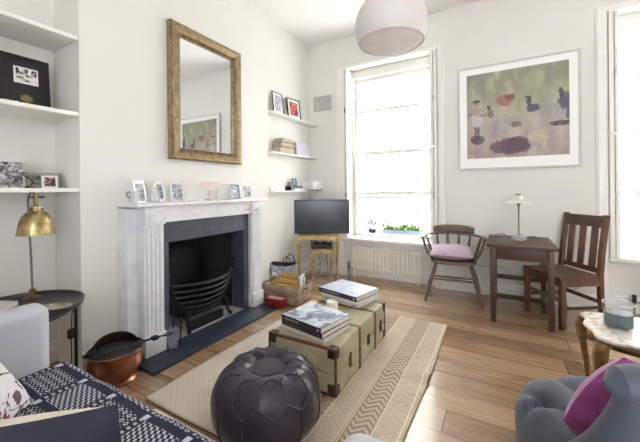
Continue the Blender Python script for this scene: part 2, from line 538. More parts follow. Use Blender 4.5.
# windows -----------------------------------------------------------------
def window(idx, W, top):
    x0, x1 = W[0], W[1]
    w = bpy.data.objects.new('window_%d' % idx, None); C.objects.link(w); struct(w)
    f = MB()
    yf, yb = 4.17, 4.31
    f.box((x0,yf,.525),(x0+.05,yb,2.868)).box((x1-.05,yf,.525),(x1,yb,2.868))
    f.box((x0+.05,yf,2.76),(x1-.05,yb,2.868)).box((x0+.05,yf,.525),(x1-.05,yb,.54))
    f.build('window_frame', trimm, w, smooth=False, bev=.004)
    a, b = x0+.052, x1-.052
    def sash(name, z0, z1, zm, y):
        s = MB()
        s.box((a,y,z0),(a+.035,y+.04,z1)).box((b-.035,y,z0),(b,y+.04,z1))
        s.box((a+.035,y,z0),(b-.035,y+.04,z0+.035)).box((a+.035,y,z1-.05),(b-.035,y+.04,z1))
        s.box((a+.035,y+.005,zm-.02),(b-.035,y+.035,zm+.02))
        o = s.build(name, trimm, w, smooth=False)
        for k, (p, q) in enumerate(((z0+.035,zm-.02),(zm+.02,z1-.05))):
            MB().box((a+.035,y+.018,p),(b-.035,y+.022,q)).build('pane', panem, o, smooth=False)
        return o
    sash('lower_sash', .542, 1.72, 1.14, 4.20)
    sash('upper_sash', 1.68, 2.758, 2.30, 4.246)
    # lock on the meeting rail
    MB().lathe([(.02,0),(.02,.012),(.008,.02),(.008,.03),(0,.034)], 12, c=((a+b)/2,4.215,1.72)).build('sash_lock', brasssm, w)
    # folding shutters standing in the reveal, upper and lower leaves
    for sx, s in ((x0, 1), (x1, -1)):
        for z0, z1 in ((.535,1.695),(1.715,2.86)):
            p = MB()
            def lf(xa, xb, ya, yb2):
                lo, hi = min(sx+s*xa, sx+s*xb), max(sx+s*xa, sx+s*xb)
                p.box((lo,ya,z0),(hi,yb2,z1))
            lf(-.042, -.008, BY-.045, BY-.003)
            lf(.004, .03, BY-.03, 4.155)
            # raised panel on the leaf
            lf(.03, .036, BY+.01, 4.135) if z1-z0 > .3 else None
            sh = p.build('shutter_leaf', trimm, w, smooth=False, bev=.003)
            MB().box((min(sx-s*.006,sx+s*.003),BY-.04,(z0+z1)/2-.035),(max(sx-s*.006,sx+s*.003),BY-.004,(z0+z1)/2+.035)).build('hinge', steelm, sh, smooth=False)
    # sill
    sl = MB().rbox((x0-.05,BY-.06,.488),(x1+.05,4.17,.53),.008)
    sl.build('window_sill', trimm, w)
    # architrave
    def arch(xa, xb):
        t = MB(); t.box((xa,BY-.022,0.0),(xb,BY,top)).box((xa+(.012),BY-.034,0.0),(xb-.03,BY-.022,top-.01))
        return t
    struct(arch(x0-.135, x0-.05).build('trim_%d' % (idx*3-2), trimm, smooth=False, bev=.004))
    struct(arch(x1+.05, x1+.125).build('trim_%d' % (idx*3-1), trimm, smooth=False, bev=.004))
    struct(MB().box((x0-.05,BY-.022,2.872),(x1+.05,BY,top)).build('trim_%d' % (idx*3), trimm, smooth=False, bev=.004))
    return w
window(1, W1, 2.905); window(2, W2, 2.93)
w = bpy.data.objects.new('window_3', None); C.objects.link(w); struct(w)  # added rear window, lets daylight in as fill from behind
f = MB(); a,b,c,d = R1
f.box((a,-2.36,c),(a+.06,-2.26,d)).box((b-.06,-2.36,c),(b,-2.26,d)).box((a+.06,-2.36,d-.06),(b-.06,-2.26,d)).box((a+.06,-2.36,c),(b-.06,-2.26,c+.06)).box((a+.06,-2.34,1.68),(b-.06,-2.28,1.73))
f.build('window_frame', trimm, w, smooth=False)
MB().box((a+.06,-2.312,c+.06),(b-.06,-2.308,1.68)).build('pane', panem, w, smooth=False)
MB().box((a+.06,-2.312,1.73),(b-.06,-2.308,d-.06)).build('pane', panem, w, smooth=False)
# outside ---------------------------------------------------------------
b = thing('terrace_house', 'white stucco terrace houses seen across the street through the windows', 'building', (0,15,-4))
MB().box((-22,0,0),(26,4,15)).build('facade_wall', stuccom, b, smooth=False)
MB().box((-22,-.25,4.0),(26,-.003,4.15)).box((-22,-.18,7.3),(26,-.003,7.5)).build('string_course', stuccom, b, smooth=False)
for x in [-19,-16,-13,-10,-7.2,-4.4,-1.4,1.6,4.6,7.6,10.6,13.6,16.6,19.6]:
    for z0, z1 in ((4.9,6.3),(8.0,9.6),(1.0,3.0),(11.0,12.6)):
        w = MB(); w.box((x-.62,-.10,z0-.1),(x-.5,-.003,z1+.1)).box((x+.5,-.10,z0-.1),(x+.62,-.003,z1+.1)).box((x-.5,-.10,z1),(x+.5,-.003,z1+.1)).box((x-.5,-.10,z0-.1),(x+.5,-.003,z0)).box((x-.5,-.05,(z0+z1)/2-.03),(x+.5,-.003,(z0+z1)/2+.03))
        wo = w.build('facade_window', stuccom, b, smooth=False)
        MB().box((x-.5,-.03,z0),(x+.5,-.003,z1)).build('pane', extglass, wo, smooth=False)
rl = MB()
for i in range(60):
    x = -9+i*.16
    rl.box((x,-.75,4.16),(x+.03,-.72,4.75))
rl.box((-9.05,-.77,4.75),(.6,-.70,4.82))
rl.build('balcony_railing', ironm, b, smooth=False)
struct(MB().box((-26,4.6,-4.1),(30,19.5,-4.0)).build('ground', roadm, smooth=False))

def leaf_cluster(n, rx, ry, rz, size, c=(0,0,0)):
    m = MB()
    for i in range(n):
        a, p, q = random.random()*2*PI, random.random(), random.random()
        pos = Vector((c[0]+rx*math.cos(a)*p**.5, c[1]+ry*math.sin(a)*p**.5, c[2]+rz*q*(1.1-.5*p)))
        d = Vector((math.cos(a)*.7+random.uniform(-.4,.4), math.sin(a)*.7+random.uniform(-.4,.4), random.uniform(.1,.9))).normalized()
        sd = d.cross(Vector((random.uniform(-.3,.3),random.uniform(-.3,.3),1))).normalized()
        up = sd.cross(d)
        L = size*random.uniform(.7,1.3); w = L*.32
        m.add([pos, pos+d*L*.5+sd*w+up*.1*L, pos+d*L, pos+d*L*.5-sd*w+up*.1*L, pos+d*L*.5], [(0,1,4),(1,2,4),(2,3,4),(3,0,4)])
        m.tube([Vector((c[0]+(pos.x-c[0])*.5, c[1]+(pos.y-c[1])*.5, c[2])), pos], .0015, 4)
    return m
pl = thing('window_planter', 'grey zinc trough of bright green plants on the outer ledge of the left window', 'planter', (-1.22,4.42,.4985))
t = MB(); t.prism([(-.27,-.07),(.27,-.07),(.27,.07),(-.27,.07)],0,.012)
t.box((-.28,-.08,.012),(.28,-.068,.125)).box((-.28,.068,.012),(.28,.08,.125)).box((-.28,-.068,.012),(-.268,.068,.125)).box((.268,-.068,.012),(.28,.068,.125)).box((-.268,-.068,.012),(.268,.068,.1))
t.build('trough', zincm, pl, smooth=False)
for x, h in ((-.20,.10),(-.11,.13),(.02,.12),(.12,.10),(.20,.07)):
    leaf_cluster(46, .07, .06, h, .055, (x,0,.10)).build('plant', greenleaf, pl)
struct(MB().box((-1.95,4.33,.40),(-.65,4.62,.498)).build('trim_7', stuccom, smooth=False))
pp = thing('potted_plant', 'dusty grey leafed plant in a small dark pot left of the zinc trough', 'plant', (-1.66,4.42,.498))
MB().lathe([(.045,0),(.06,.09),(.066,.09),(.066,.105),(.055,.105),(.05,.09),(0,.09)],16).build('pot', blackmat, pp)
leaf_cluster(60, .09, .07, .17, .05, (0,0,.09)).build('foliage', greyleaf, pp)
struct(MB().box((.87,4.33,.40),(2.15,4.62,.498)).build('trim_8', stuccom, smooth=False))
pp = thing('potted_plant', 'blue flowering plant on the ledge outside the right window', 'plant', (1.33,4.42,.498))
MB().lathe([(.06,0),(.08,.11),(.086,.11),(.086,.125),(.075,.125),(.07,.11),(0,.11)],16).build('pot', zincm, pp)
bl = M('blue_petals', (104,118,170), .6, col2=(150,160,200), vs=30)
leaf_cluster(80, .12, .09, .26, .055, (0,0,.11)).build('foliage', greyleaf, pp)
leaf_cluster(40, .13, .10, .24, .035, (0,0,.17)).build('blossom', bl, pp)

# ------------------------------------------------------------------ fireplace
fp = thing('fireplace_surround', 'white marble fireplace surround with reeded pilasters and round corner bosses', 'fireplace', (LX,1.955,0))
# local: x out of wall, y along wall (centre of the opening)
HL = .018   # hearth height
for s in (-1, 1):
    MB().box((.002, min(s*.63,s*.705), HL),(.13, max(s*.63,s*.705),1.072)).build('side_slab', marblem, fp, smooth=False, bev=.003)
    p0, p1 = sorted((s*.478, s*.628))
    pil = MB(); pil.box((.002,p0,.16),(.205,p1,.952))
    k = 4; wv = (p1-p0-.02)/k
    for i in range(k):
        c = p0+.01+wv*(i+.5)
        poly = [(wv*.46*math.cos(a*PI/6)+c, .018*math.sin(a*PI/6)) for a in range(7)]
        m = Matrix(((0,1,0,.205),(1,0,0,0),(0,0,1,0),(0,0,0,1)))
        pil.prism(poly, .17, .945, mat=m)
    pil.build('pilaster', marblem, fp, smooth=True, auto=50)
    MB().rbox((.002,p0-.006,HL),(.226,p1+.006,.16),.004).build('plinth', marblem, fp)
    cb = MB().rbox((.002,p0-.003,.952),(.226,p1+.003,1.082),.003).build('corner_block', marblem, fp)
    r = MB(); c = ((p0+p1)/2, 1.017)
    def rnd(pr): 
        vm = frame_mat((.226,c[0],c[1]), (0,1,0),(0,0,1),(1,0,0))
        r.shell(pr, 24, mat=vm)
    rnd([(.052,0),(.050,.010),(.044,.012),(.040,.003),(.034,.003),(.030,.012),(.022,.012),(.018,.006),(.014,.014),(0,.018)])
    r.build('roundel', marblem, cb)
fr = MB().box((.002,-.474,.962),(.19,.474,1.082)); fr.box((.19,-.474,1.05),(.202,.474,1.082)).box((.19,-.474,.962),(.20,.474,.985)).box((.19,-.474,1.005),(.196,.474,1.03))
fr.build('frieze', marblem, fp, smooth=False, bev=.002)
MB().rbox((.002,-.70,1.084),(.25,.70,1.112),.006).build('mantel_shelf', marblem, fp)
sl = MB().box((.002,-.476,HL),(.165,-.41,.96)).box((.002,.41,HL),(.165,.476,.96)).box((.002,-.41,.80),(.165,.41,.96))
sl.build('slate_slip', slipm, fp, smooth=False, bev=.002)
hs = tag(MB().rbox((-2.395,1.245,0),(-1.965,2.66,.017),.003).build('hearth_slab', slatem), 'dark slate hearth slab lying in front of the marble fireplace', 'hearth')
fb = thing('firebox', 'sooty black fireplace opening lined with dark plates', 'firebox', (-2.40,1.955,0))
fbm = MB()
fbm.add([(0,-.408,.02),(-.36,-.30,.02),(-.36,.30,.02),(0,.408,.02),(0,-.408,.795),(-.36,-.30,.795),(-.36,.30,.795),(0,.408,.795)],
        [(0,1,5,4),(1,2,6,5),(2,3,7,6),(4,5,6,7)])
fbm.build('lining', sootm, fb, smooth=False, solid=.01)
MB().box((-.37,-.40,.002),(.16,.40,.02)).build('back_hearth', ashm, fb, smooth=False)
# iron basket grate
gr = thing('fire_grate', 'black cast iron basket grate with curved bars in the fireplace', 'grate', (-2.36,1.955,.022))
def bar_curve(hw, out, z, n=14):
    return [(.02+out*math.sin(PI*i/n)**.8, -hw+2*hw*i/n, z - .012*math.sin(PI*i/n)) for i in range(n+1)]
top = MB(); top.tube(bar_curve(.345,.14,.40), .017, 8); top.build('top_rail', ironm, gr)
for i, (hw, out, z) in enumerate(((.325,.13,.345),(.30,.118,.295),(.272,.105,.245),(.24,.09,.195),(.20,.07,.15))):
    MB().tube(bar_curve(hw,out,z), .012, 8).build('bar', ironm, gr)
for s in (-1, 1):
    sc = MB(); sc.tube([(.03,s*.345,.40),(.03,s*.325,.345),(.03,s*.29,.27),(.03,s*.235,.19),(.03,s*.17,.13),(.03,s*.08,.115)], .015, 8)
    sc.build('side_bar', ironm, gr)
    f = MB(); f.tube([(.035,s*.345,.39),(.035,s*.35,.46),(.035,s*.35,.47)], [.012,.009,.006], 8)
    f.lathe([(.0,0),(.013,.012),(.016,.024),(.009,.04),(0,.055)], 10, c=(.035,s*.35,.465)); f.build('finial', ironm, gr)
    l = MB(); l.tube(bez((.07,s*.20,.16),(.11,s*.24,.10),(.06,s*.20,.06),(.13,s*.235,.012)), [.02,.02,.018,.016,.014,.013,.012,.012,.013,.016,.02], 8)
    l.build('leg', ironm, gr)
    MB().tube([(-.02,s*.32,.38),(-.18,s*.27,.36),(-.28,s*.25,.38)], .014, 8).build('side_rail', ironm, gr)
bp = MB().grid(lambda u,v: (-.28+.02*math.sin(u*PI), -.25+.5*u, .10+v*(.40+.17*math.sin(u*PI)**.7)), 16, 8)
bp.build('fire_back', ironm, gr, solid=.012)
pan = MB(); pan.box((-.16,-.22,.10),(.06,.22,.112)); pan.build('bottom_plate', ironm, gr, smooth=False)
MB().rbox((.06,-.20,0.0),(.10,.16,.075),.004).build('ash_pan', ironm, gr)
# hearth tool leaning on left pilaster
ft = thing('fire_shovel', 'small twisted iron fire shovel with a pale blade leaning on the left pilaster', 'fire tool', (-2.135,1.505,.019))
tw = MB()
tw.tube([(-.012,.01,.15),(-.02,.02,.25),(-.022,.02,.33)], .006, 8)
tw.tube([(-.012+.006*math.cos(i*1.1),.012+.006*math.sin(i*1.1)+.0005*i,.16+i*.011) for i in range(15)], .0035, 6)
tw.tube([(-.022+.018*math.cos(i*PI/6),.02,.348+.018*math.sin(i*PI/6)) for i in range(12)], .004, 6, closed=True)
tw.build('handle', ironm, ft)
pts = [(-.03,.0),(-.042,.13),(-.02,.165),(.02,.165),(.042,.13),(.03,.0)]
bl_ = MB(); bl_.prism([(x, z) for x, z in pts], -.004, .004, mat=frame_mat((.002,0,.004), (.35,.93,0), (-.12,.05,.99), (.93,-.35,.13)))
bl_.build('blade', M('pale_steel', (168,170,190), .4, .6, col2=(130,132,156), vs=30), ft, smooth=False, bev=.002)
tg = MB(); tg.tube([(.03,.05,.165),(.018,.045,.02)], .005, 6); tg.tube([(.03,.05,.165),(.03,.05,.30)], .004, 6)
tg.build('prong', ironm, ft)

# mirror over the mantel
mr = thing('wall_mirror', 'large rectangular mirror in a beaded gilt frame above the mantel', 'mirror', (LX+.004,2.062,1.463))
def moulding(mb, hw, h, prof):
    """mitred frame in the local yz plane; prof = list of (inset, out)"""
    n = len(prof)
    vs = []
    for (sy, sz) in ((-1,0),(1,0),(1,1),(-1,1)):
        for ins, out in prof:
            vs.append((out, sy*(hw-ins), (ins if sz == 0 else h-ins)))
    fs = []
    for c in range(4):
        d = (c+1) % 4
        for k in range(n):
            l = (k+1) % n
            fs.append((c*n+k, d*n+k, d*n+l, c*n+l))
    mb.add(vs, fs)
fm = MB(); moulding(fm, .405, 1.15, [(0,0),(0,.035),(.012,.05),(.03,.052),(.045,.038),(.065,.03),(.08,.04),(.092,.03),(.1,.02),(.1,0)])
fo = fm.build('frame', giltm, mr, smooth=False)
bd = MB()
def beads(ins, out, r, step):
    w, h = .405-ins, 1.15
    for sgn in (-1, 1):
        z = ins
        while z < h-ins:
            bd.lathe([(0,-r),(r*.8,-r*.5),(r,0),(r*.8,r*.5),(0,r)], 6, c=(out, sgn*w, z)); z += step
        y = -w
        while y < w:
            bd.lathe([(0,-r),(r*.8,-r*.5),(r,0),(r*.8,r*.5),(0,r)], 6, c=(out, y, ins if sgn < 0 else h-ins)); y += step
beads(.088,.036,.0085,.021); beads(.008,.046,.009,.022)
bd.build('beading', gilt_mat('bead_gilding', (78,60,38), (122,98,62), (180,156,116)), fo)
MB().box((.008,-.306,.099),(.014,.306,1.051)).build('mirror_glass', mirm, mr, smooth=False)

# ------------------------------------------------------------------ things on the mantel (z 1.112)
MZ = 1.1125
def lean_frame(name, label, cat, loc, w, h, rotz, tilt, fmat, pmat, bw=.012, depth=.012, mount=None, group=None, mw=.02, strut=True):
    """picture frame; local: width x, depth y (front = -y), height z; leans back by tilt"""
    t = thing(name, label, cat, loc, rotz, group)
    m = Matrix.Rotation(-tilt, 4, 'X')
    f = MB()
    hw = w/2
    for lo, hi in (((-hw,0,0),(hw,depth,bw)),((-hw,0,h-bw),(hw,depth,h)),((-hw,0,bw),(-hw+bw,depth,h-bw)),((hw-bw,0,bw),(hw,depth,h-bw))):
        f.box(lo, hi, mat=m)
    f.build('frame', fmat, t, smooth=False)
    MB().box((-hw+bw,depth*.45,bw),(hw-bw,depth*.9,h-bw), mat=m).build('mount' if mount else 'photograph', mount or pmat, t, smooth=False)
    if mount:
        MB().box((-hw+bw+mw,depth*.3,bw+mw),(hw-bw-mw,depth*.44,h-bw-mw), mat=m).build('photograph', pmat, t, smooth=False)
    if strut and tilt > .01:
        p = m @ Vector((0,depth,h*.75))
        s = MB(); s.tube([p, (0, p.y+h*.2, .004)], .003, 6); s.build('strut', fmat, t)
    return t
def crest(t, w, h, tilt, mat_, n):
    m = Matrix.Rotation(-tilt, 4, 'X'); c = MB()
    for s in n:
        c.tube([m @ Vector((s*w*.42 + .012*math.cos(a*PI/5)*abs(1), .005, h+.012+.011*math.sin(a*PI/5))) for a in range(10)], .0028, 6, closed=True)
    c.tube([m @ Vector((x*w*.4, .005, h+.004+.006*math.cos(x*PI))) for x in (-1,-.6,-.3,0,.3,.6,1)], .003, 6)
    c.build('crest', mat_, t)
q90 = PI/2
jg = thing('glass_jug', 'small clear glass jug with a dark handle at the left end of the mantel', 'jug', (-2.25,1.292,MZ))
MB().shell([(0,.004),(.026,.004),(.032,.03),(.030,.055),(.022,.075),(.027,.088),(.0255,.088),(.0205,.075),(.028,.055),(.030,.03),(.024,.006),(0,.006)],18).build('body', crystalm, jg)
MB().tube(bez((-.003,-.025,.078),(-.003,-.06,.085),(-.003,-.06,.05),(-.003,-.031,.04)), .0035, 8).build('handle', blackmat, jg)
cx = [(1.375,.105,.155,.30,'leftmost of three silver photo frames on the mantel, showing a crowd of pale figures',bwphoto2,(-1,1)),
      (1.53,.105,.165,.12,'middle of three silver photo frames on the mantel, white mount with small portrait',bwphoto,(-.7,)),
      (1.68,.11,.15,-.12,'right-hand silver photo frame on the mantel with a grey portrait filling it',bwphoto2,(-1,1))]
for y, w, h, dr, lab, pm, cr in cx:
    t = lean_frame('framed_photo', lab, 'photo frame', (-2.30,y,MZ), w, h, q90+dr, .16, silverm, pm, .011, .012,
                   mount=whitecard if y == 1.53 else None, mw=.016, group='silver frames on the mantel')
    crest(t, w, h, .16, silverm, cr)
tg = thing('glass_ornament', 'clear cut-glass block standing between the first two silver frames', 'ornament', (-2.255,1.457,MZ))
MB().rbox((-.02,-.025,0),(.02,.025,.085),.008).build('block', crystalm, tg)
MB().lathe([(.006,.085),(.014,.095),(.012,.11),(0,.118)],12).build('stopper', crystalm, tg)
cp = thing('glass_coupe', 'pale pink stemmed glass coupe standing on the mantel', 'glass', (-2.30,2.0,MZ))
MB().shell([(0,.088),(.035,.093),(.062,.115),(.078,.145),(.080,.166),(.0775,.166),(.0755,.146),(.060,.118),(.034,.097),(0,.092)],28).build('bowl', pinkglass, cp)
MB().lathe([(.045,0),(.045,.004),(.014,.011),(.008,.03),(.012,.05),(.008,.07),(.018,.086),(0,.0875)],24).build('stem', body_glass('rose_glass', (230,184,182), .4), cp)
tc = thing('greeting_card', 'blank white card folded like a tent on the mantel', 'card', (-2.30,2.20,MZ), .05)
c = MB(); mt = Matrix.Identity(4)
c.add([(.0,-.075,0),(.07,-.03,.145),(-.07,-.03,.145),(0,.0,.145)], [])
c.add([(-.06,-.06,0),(.06,-.06,0),(.06,-.012,.145),(-.06,-.012,.145),(.06,.036,0),(-.06,.036,0)], [(0,1,2,3),(3,2,4,5)])
c.build('folded_card', whitecard, tc, smooth=False, solid=.0015)
lean_frame('photo_booklet', 'dark blue picture booklet propped on the mantel beside the white card', 'booklet', (-2.30,2.335,MZ), .115, .145, q90-.05, .22, bluem, sketchm, .01, .010)
lean_frame('greeting_card', 'white card with grey drawing, furthest right on the mantel', 'card', (-2.30,2.50,MZ), .125, .14, q90-.1, .12, whitecard, bwphoto2, .014, .006)

# ------------------------------------------------------------------ near alcove
for z, lab in ((2.216,'topmost thick white shelf in the left alcove, empty'),(1.718,'middle thick white shelf in the left alcove carrying a black board'),(1.222,'lowest thick white shelf in the left alcove above the brass lamp')):
    tag(MB().rbox((-2.758,-.60,z-.026),(-2.405,1.024,z),.003).build('wall_shelf', trimm), lab, 'shelf', 'shelves in the left alcove')
bdw = thing('picture_board', 'large black board with a white postcard fixed on it, leaning on the middle left shelf', 'picture', (-2.60,.45,1.7185), q90)
mt = Matrix.Rotation(-.10, 4, 'X')
MB().rbox((-.35,0,0),(.50,.018,.345),.003, mat=mt).build('board', blackmat, bdw)
MB().box((.318,-.003,.165),(.438,-.0005,.27), mat=mt).build('postcard', whitecard, bdw, smooth=False)
MB().box((.328,-.0045,.18),(.43,-.003,.262), mat=mt).build('postcard_image', photo_mat('ink_print', [(.44,(38,38,40)),(.5,(120,120,122)),(.56,(226,226,226))], 22), bdw, smooth=False)
or_ = thing('gilt_ornament', 'small shell-shaped gold ornament in front of the black board', 'ornament', (-2.50,.79,1.7185))
o = MB(); o.lathe([(.022,0),(.024,.006),(.010,.014),(.009,.022)],14); o.build('foot', brasssm, or_)
o = MB()
for i in range(7):
    a = -1.1+i*.366
    o.tube([(0,0,.02),(0.004,.02*math.sin(a),.02+.028*math.cos(a)),(0,.034*math.sin(a),.022+.05*math.cos(a))],[.004,.008,.004],8)
o.build('shell', brasssm, or_)
pk = thing('beaded_trinket', 'little pink and silver beaded trinket at the foot of the black board', 'trinket', (-2.48,.70,1.7185))
o = MB()
for i in range(9): o.lathe([(0,0),(.009,.004),(.010,.010),(.006,.017),(0,.019)],8,c=(.01*math.sin(i*2.1),-.06+i*.014,0))
o.build('beads', M('pink_beads', (190,140,150), .3, col2=(200,190,196), vs=80), pk)
# lowest shelf
SZ = 1.2225
lean_frame('photo_print', 'unframed grey snapshot half cut off by the left edge, on the lowest left shelf', 'photograph', (-2.58,.66,SZ), .12, .15, q90+.15, .10, bwphoto, bwphoto, .003, .003, strut=False)
lean_frame('photo_print', 'grey snapshot of two children leaning on the lowest left shelf', 'photograph', (-2.55,.735,SZ), .115, .165, q90-.05, .13, whitecard, bwphoto, .004, .004, strut=False)
lean_frame('framed_photo', 'wide pewter photo frame lying on its long side on the lowest left shelf', 'photo frame', (-2.62,.92,SZ), .18, .105, q90, .12, M('pewter', (150,146,138), .4, .5, col2=(176,172,164), vs=30), photo_mat('green_grey_photo', [(.4,(88,88,82)),(.5,(132,130,122)),(.6,(170,168,160))], 20), .018, .02)
lean_frame('framed_photo', 'tiny white photo frame in front of the pewter frame', 'photo frame', (-2.53,.915,SZ), .085, .082, q90, .12, whitecard, photo_mat('small_colour_photo', [(.42,(60,44,46)),(.5,(150,110,112)),(.6,(226,214,212))], 34), .012, .008)
hk = thing('wire_stand', 'curly black wire stand left of the pewter frame', 'ornament', (-2.55,.815,SZ), q90)
o = MB(); o.tube([(-.028,0,.004),(.0,0,.004),(.022,0,.004)], .004, 8)
o.tube(bez((-.02,0,.004),(.03,0,.02),(.03,0,.05),(-.012,0,.07))+bez((-.012,0,.07),(-.035,0,.082),(-.035,0,.1),(-.02,0,.098))[1:], .0035, 8); o.build('wire', blackmat, hk)

# ------------------------------------------------------------------ tray table, brass lamp
tt = thing('tray_table', 'round black tray table between the sofa and the left alcove', 'side table', (-2.31,.68,0))
MB().shell([(0,.535),(.275,.535),(.297,.548),(.302,.572),(.294,.572),(.288,.556),(.272,.547),(0,.547)],48).build('tray', M('dark_tray', (26,26,29), .3, 0, col2=(44,44,48), vs=9), tt)
for i in range(4):
    a = PI/4+i*PI/2+.15
    x, y = .265*math.cos(a), .265*math.sin(a)
    MB().tube([(x,y,.534),(x*1.0,y*1.0,.0)], .0095, 8).build('leg', blackmat, tt)
MB().tube([(.24*math.cos(a*PI/16),.24*math.sin(a*PI/16),.52) for a in range(32)], .008, 6, closed=True).build('ring', blackmat, tt)
lp = thing('brass_lamp', 'antique brass gooseneck lamp with bell shade standing on the black tray', 'lamp', (-2.50,.81,.5475))
MB().lathe([(.042,0),(.042,.006),(.028,.012),(.012,.02),(.010,.035),(.018,.042),(.018,.052),(.009,.06),(0,.072)],24).build('base', brasssm, lp)
st = [(0,0,.06),(0,-.004,.25),(.0,-.012,.45),(.004,-.018,.60)] + [(.004+.045*(1-math.cos(a)), -.018+.012*(a/PI), .60+.05*math.sin(a)) for a in [PI*i/10 for i in range(1,9)]]
MB().tube(st, .006, 10).build('stem', steelm, lp)
e = st[-1]
kn = MB(); kn.tube([(e[0],e[1],e[2]+.01),(e[0],e[1],e[2]-.064)], .011, 10); kn.tube([(e[0],e[1]-.03,e[2]-.01),(e[0],e[1]+.03,e[2]-.01)], .006, 8)
kn.lathe([(0,-.01),(.01,-.004),(.01,.004),(0,.01)],10,c=(e[0],e[1]+.034,e[2]-.01)); kn.build('joint', brasssm, lp)
sh = MB(); cx_, cy_ = e[0]+.004, e[1]
zt = e[2]-.068
sh.shell([(r*.86,zt+z) for r,z in ((.012,.004),(.032,0),(.036,-.022),(.058,-.034),(.082,-.062),(.095,-.105),(.101,-.145),(.108,-.162),(.105,-.162),(.098,-.145),(.092,-.105),(.079,-.065),(.055,-.038),(.03,-.026))],36,c=(cx_,cy_,0))
so = sh.build('shade', brassm, lp)
vt = MB()
for i in range(12):
    a = i*PI/6
    vt.lathe([(0,-.005),(.005,0),(0,.005)],8,c=(cx_+.0305*math.cos(a),cy_+.0305*math.sin(a),zt-.012))
vt.build('vent_hole', blackmat, so)
MB().lathe([(0,zt-.13),(.02,zt-.12),(.028,zt-.1),(.02,zt-.07),(.012,zt-.04),(0,zt-.04)],14,c=(cx_,cy_,0)).build('bulb', opalm, lp)
cd = thing('inline_switch', 'black inline lamp switch hanging on a cord under the tray edge', 'switch', (-2.215,.895,.36))
MB().rbox((-.013,-.018,-.028),(.013,.018,.028),.008,3).build('body', rubberm, cd)
MB().tube(bez((0,0,.028),(.005,.005,.08),(-.012,.0,.12),(.006,.02,.172))+[], .003, 6).build('upper_cord', rubberm, cd)
MB().tube(bez((0,0,-.028),(-.01,.008,-.12),(.012,-.01,-.22),(-.02,.02,-.355)), .003, 6).build('lower_cord', rubberm, cd)
ds = thing('oval_dish', 'white and brown oval dish on the right of the black tray', 'dish', (-2.15,.79,.5475), .6)
d = MB(); d.add([], []); 
d.shell([(0,.004),(.04,.004),(.062,.014),(.066,.02),(.063,.02),(.058,.013),(.038,.008),(0,.008)],28, mat=Matrix.Diagonal((1.35,.8,1,1)))
d.build('dish', M('mottled_ceramic', (214,210,198), .35, col2=(120,108,96), vs=26), ds)
pb = thing('paperback', 'pale paperback lying on the left of the black tray', 'book', (-2.44,.60,.5475), .5)
MB().box((-.07,-.1,.003),(.07,.1,.022)).build('pages', paperm, pb, smooth=False)
MB().box((-.072,-.102,0),(.072,.102,.003)).box((-.072,-.102,.022),(.072,.102,.025)).box((-.075,-.102,0),(-.072,.102,.025)).build('cover', spinegrey, pb, smooth=False)

# ------------------------------------------------------------------ copper bucket
bk = thing('copper_coal_bucket', 'round copper coal bucket standing left of the fireplace', 'bucket', (-2.14,1.105,0))
MB().shell([(0,.004),(.112,.0),(.12,.012),(.106,.026),(.110,.036),(.136,.06),(.152,.095),(.155,.13),(.148,.165),(.150,.18),(.160,.20),(.157,.204),(.145,.185),(.143,.165),(.149,.13),(.146,.098),(.13,.065),(.1,.045),(0,.04)],48).build('bowl', copperm, bk)
hood = MB().grid(lambda u,v: ((.141-.012*v)*math.cos(PI*.42+u*PI*.90), (.141-.012*v)*math.sin(PI*.42+u*PI*.90), .185+v*.072*math.sin(u*PI)**.6), 24, 4)
hood.build('raised_lip', M('blackened_copper', (34,30,30), .5, .5, col2=(50,42,40), vs=20), bk, solid=.005)
MB().lathe([(.141,.15),(.1425,.186),(.10,.194),(0,.20)],32).build('coal_bed', sootm, bk)
tn = thing('fire_tongs', 'black iron fire tongs with ring handle laid across the copper bucket', 'fire tool', (-2.11,1.10,.212))
d1, d2 = Vector((-.06,-.17,.004)), Vector((.13,.20,.02))
o = MB(); o.tube([d1, d1.lerp(d2,.5), d2], .006, 8); o.tube([d1+Vector((.03,0,0)), d1.lerp(d2,.5)+Vector((.02,0,0)), d2], .006, 8); o.build('arm', ironm, tn)
dr = (d2-d1).normalized()
o = MB(); o.tube([d2+dr*.05+dr*.028*math.cos(a*PI/8)+Vector((dr.y,-dr.x,0))*.017*math.sin(a*PI/8) for a in range(16)], .004, 6, closed=True)
o.tube([d2-dr*.005, d2+dr*.022], .005, 6); o.build('ring_handle', ironm, tn)
o = MB(); o.rbox((-.02,-.02,-.012),(.02,.02,.012),.006, mat=Matrix.Translation(d2-dr*.03)); o.build('pivot', ironm, tn)
kd = thing('coal_tongs', 'dark coiled chain and tongs lying in the left of the copper bucket', 'fire tool', (-2.15,1.05,.206))
o = MB()
for i in range(8):
    a = i*.4
    o.tube([(.02*i-.07+.014*math.cos(b*PI/5), -.03+.01*math.sin(i*1.7)+.009*math.sin(b*PI/5), .012+.004*(i%2)) for b in range(10)], .004, 6, closed=True)
o.build('chain', ironm, kd)

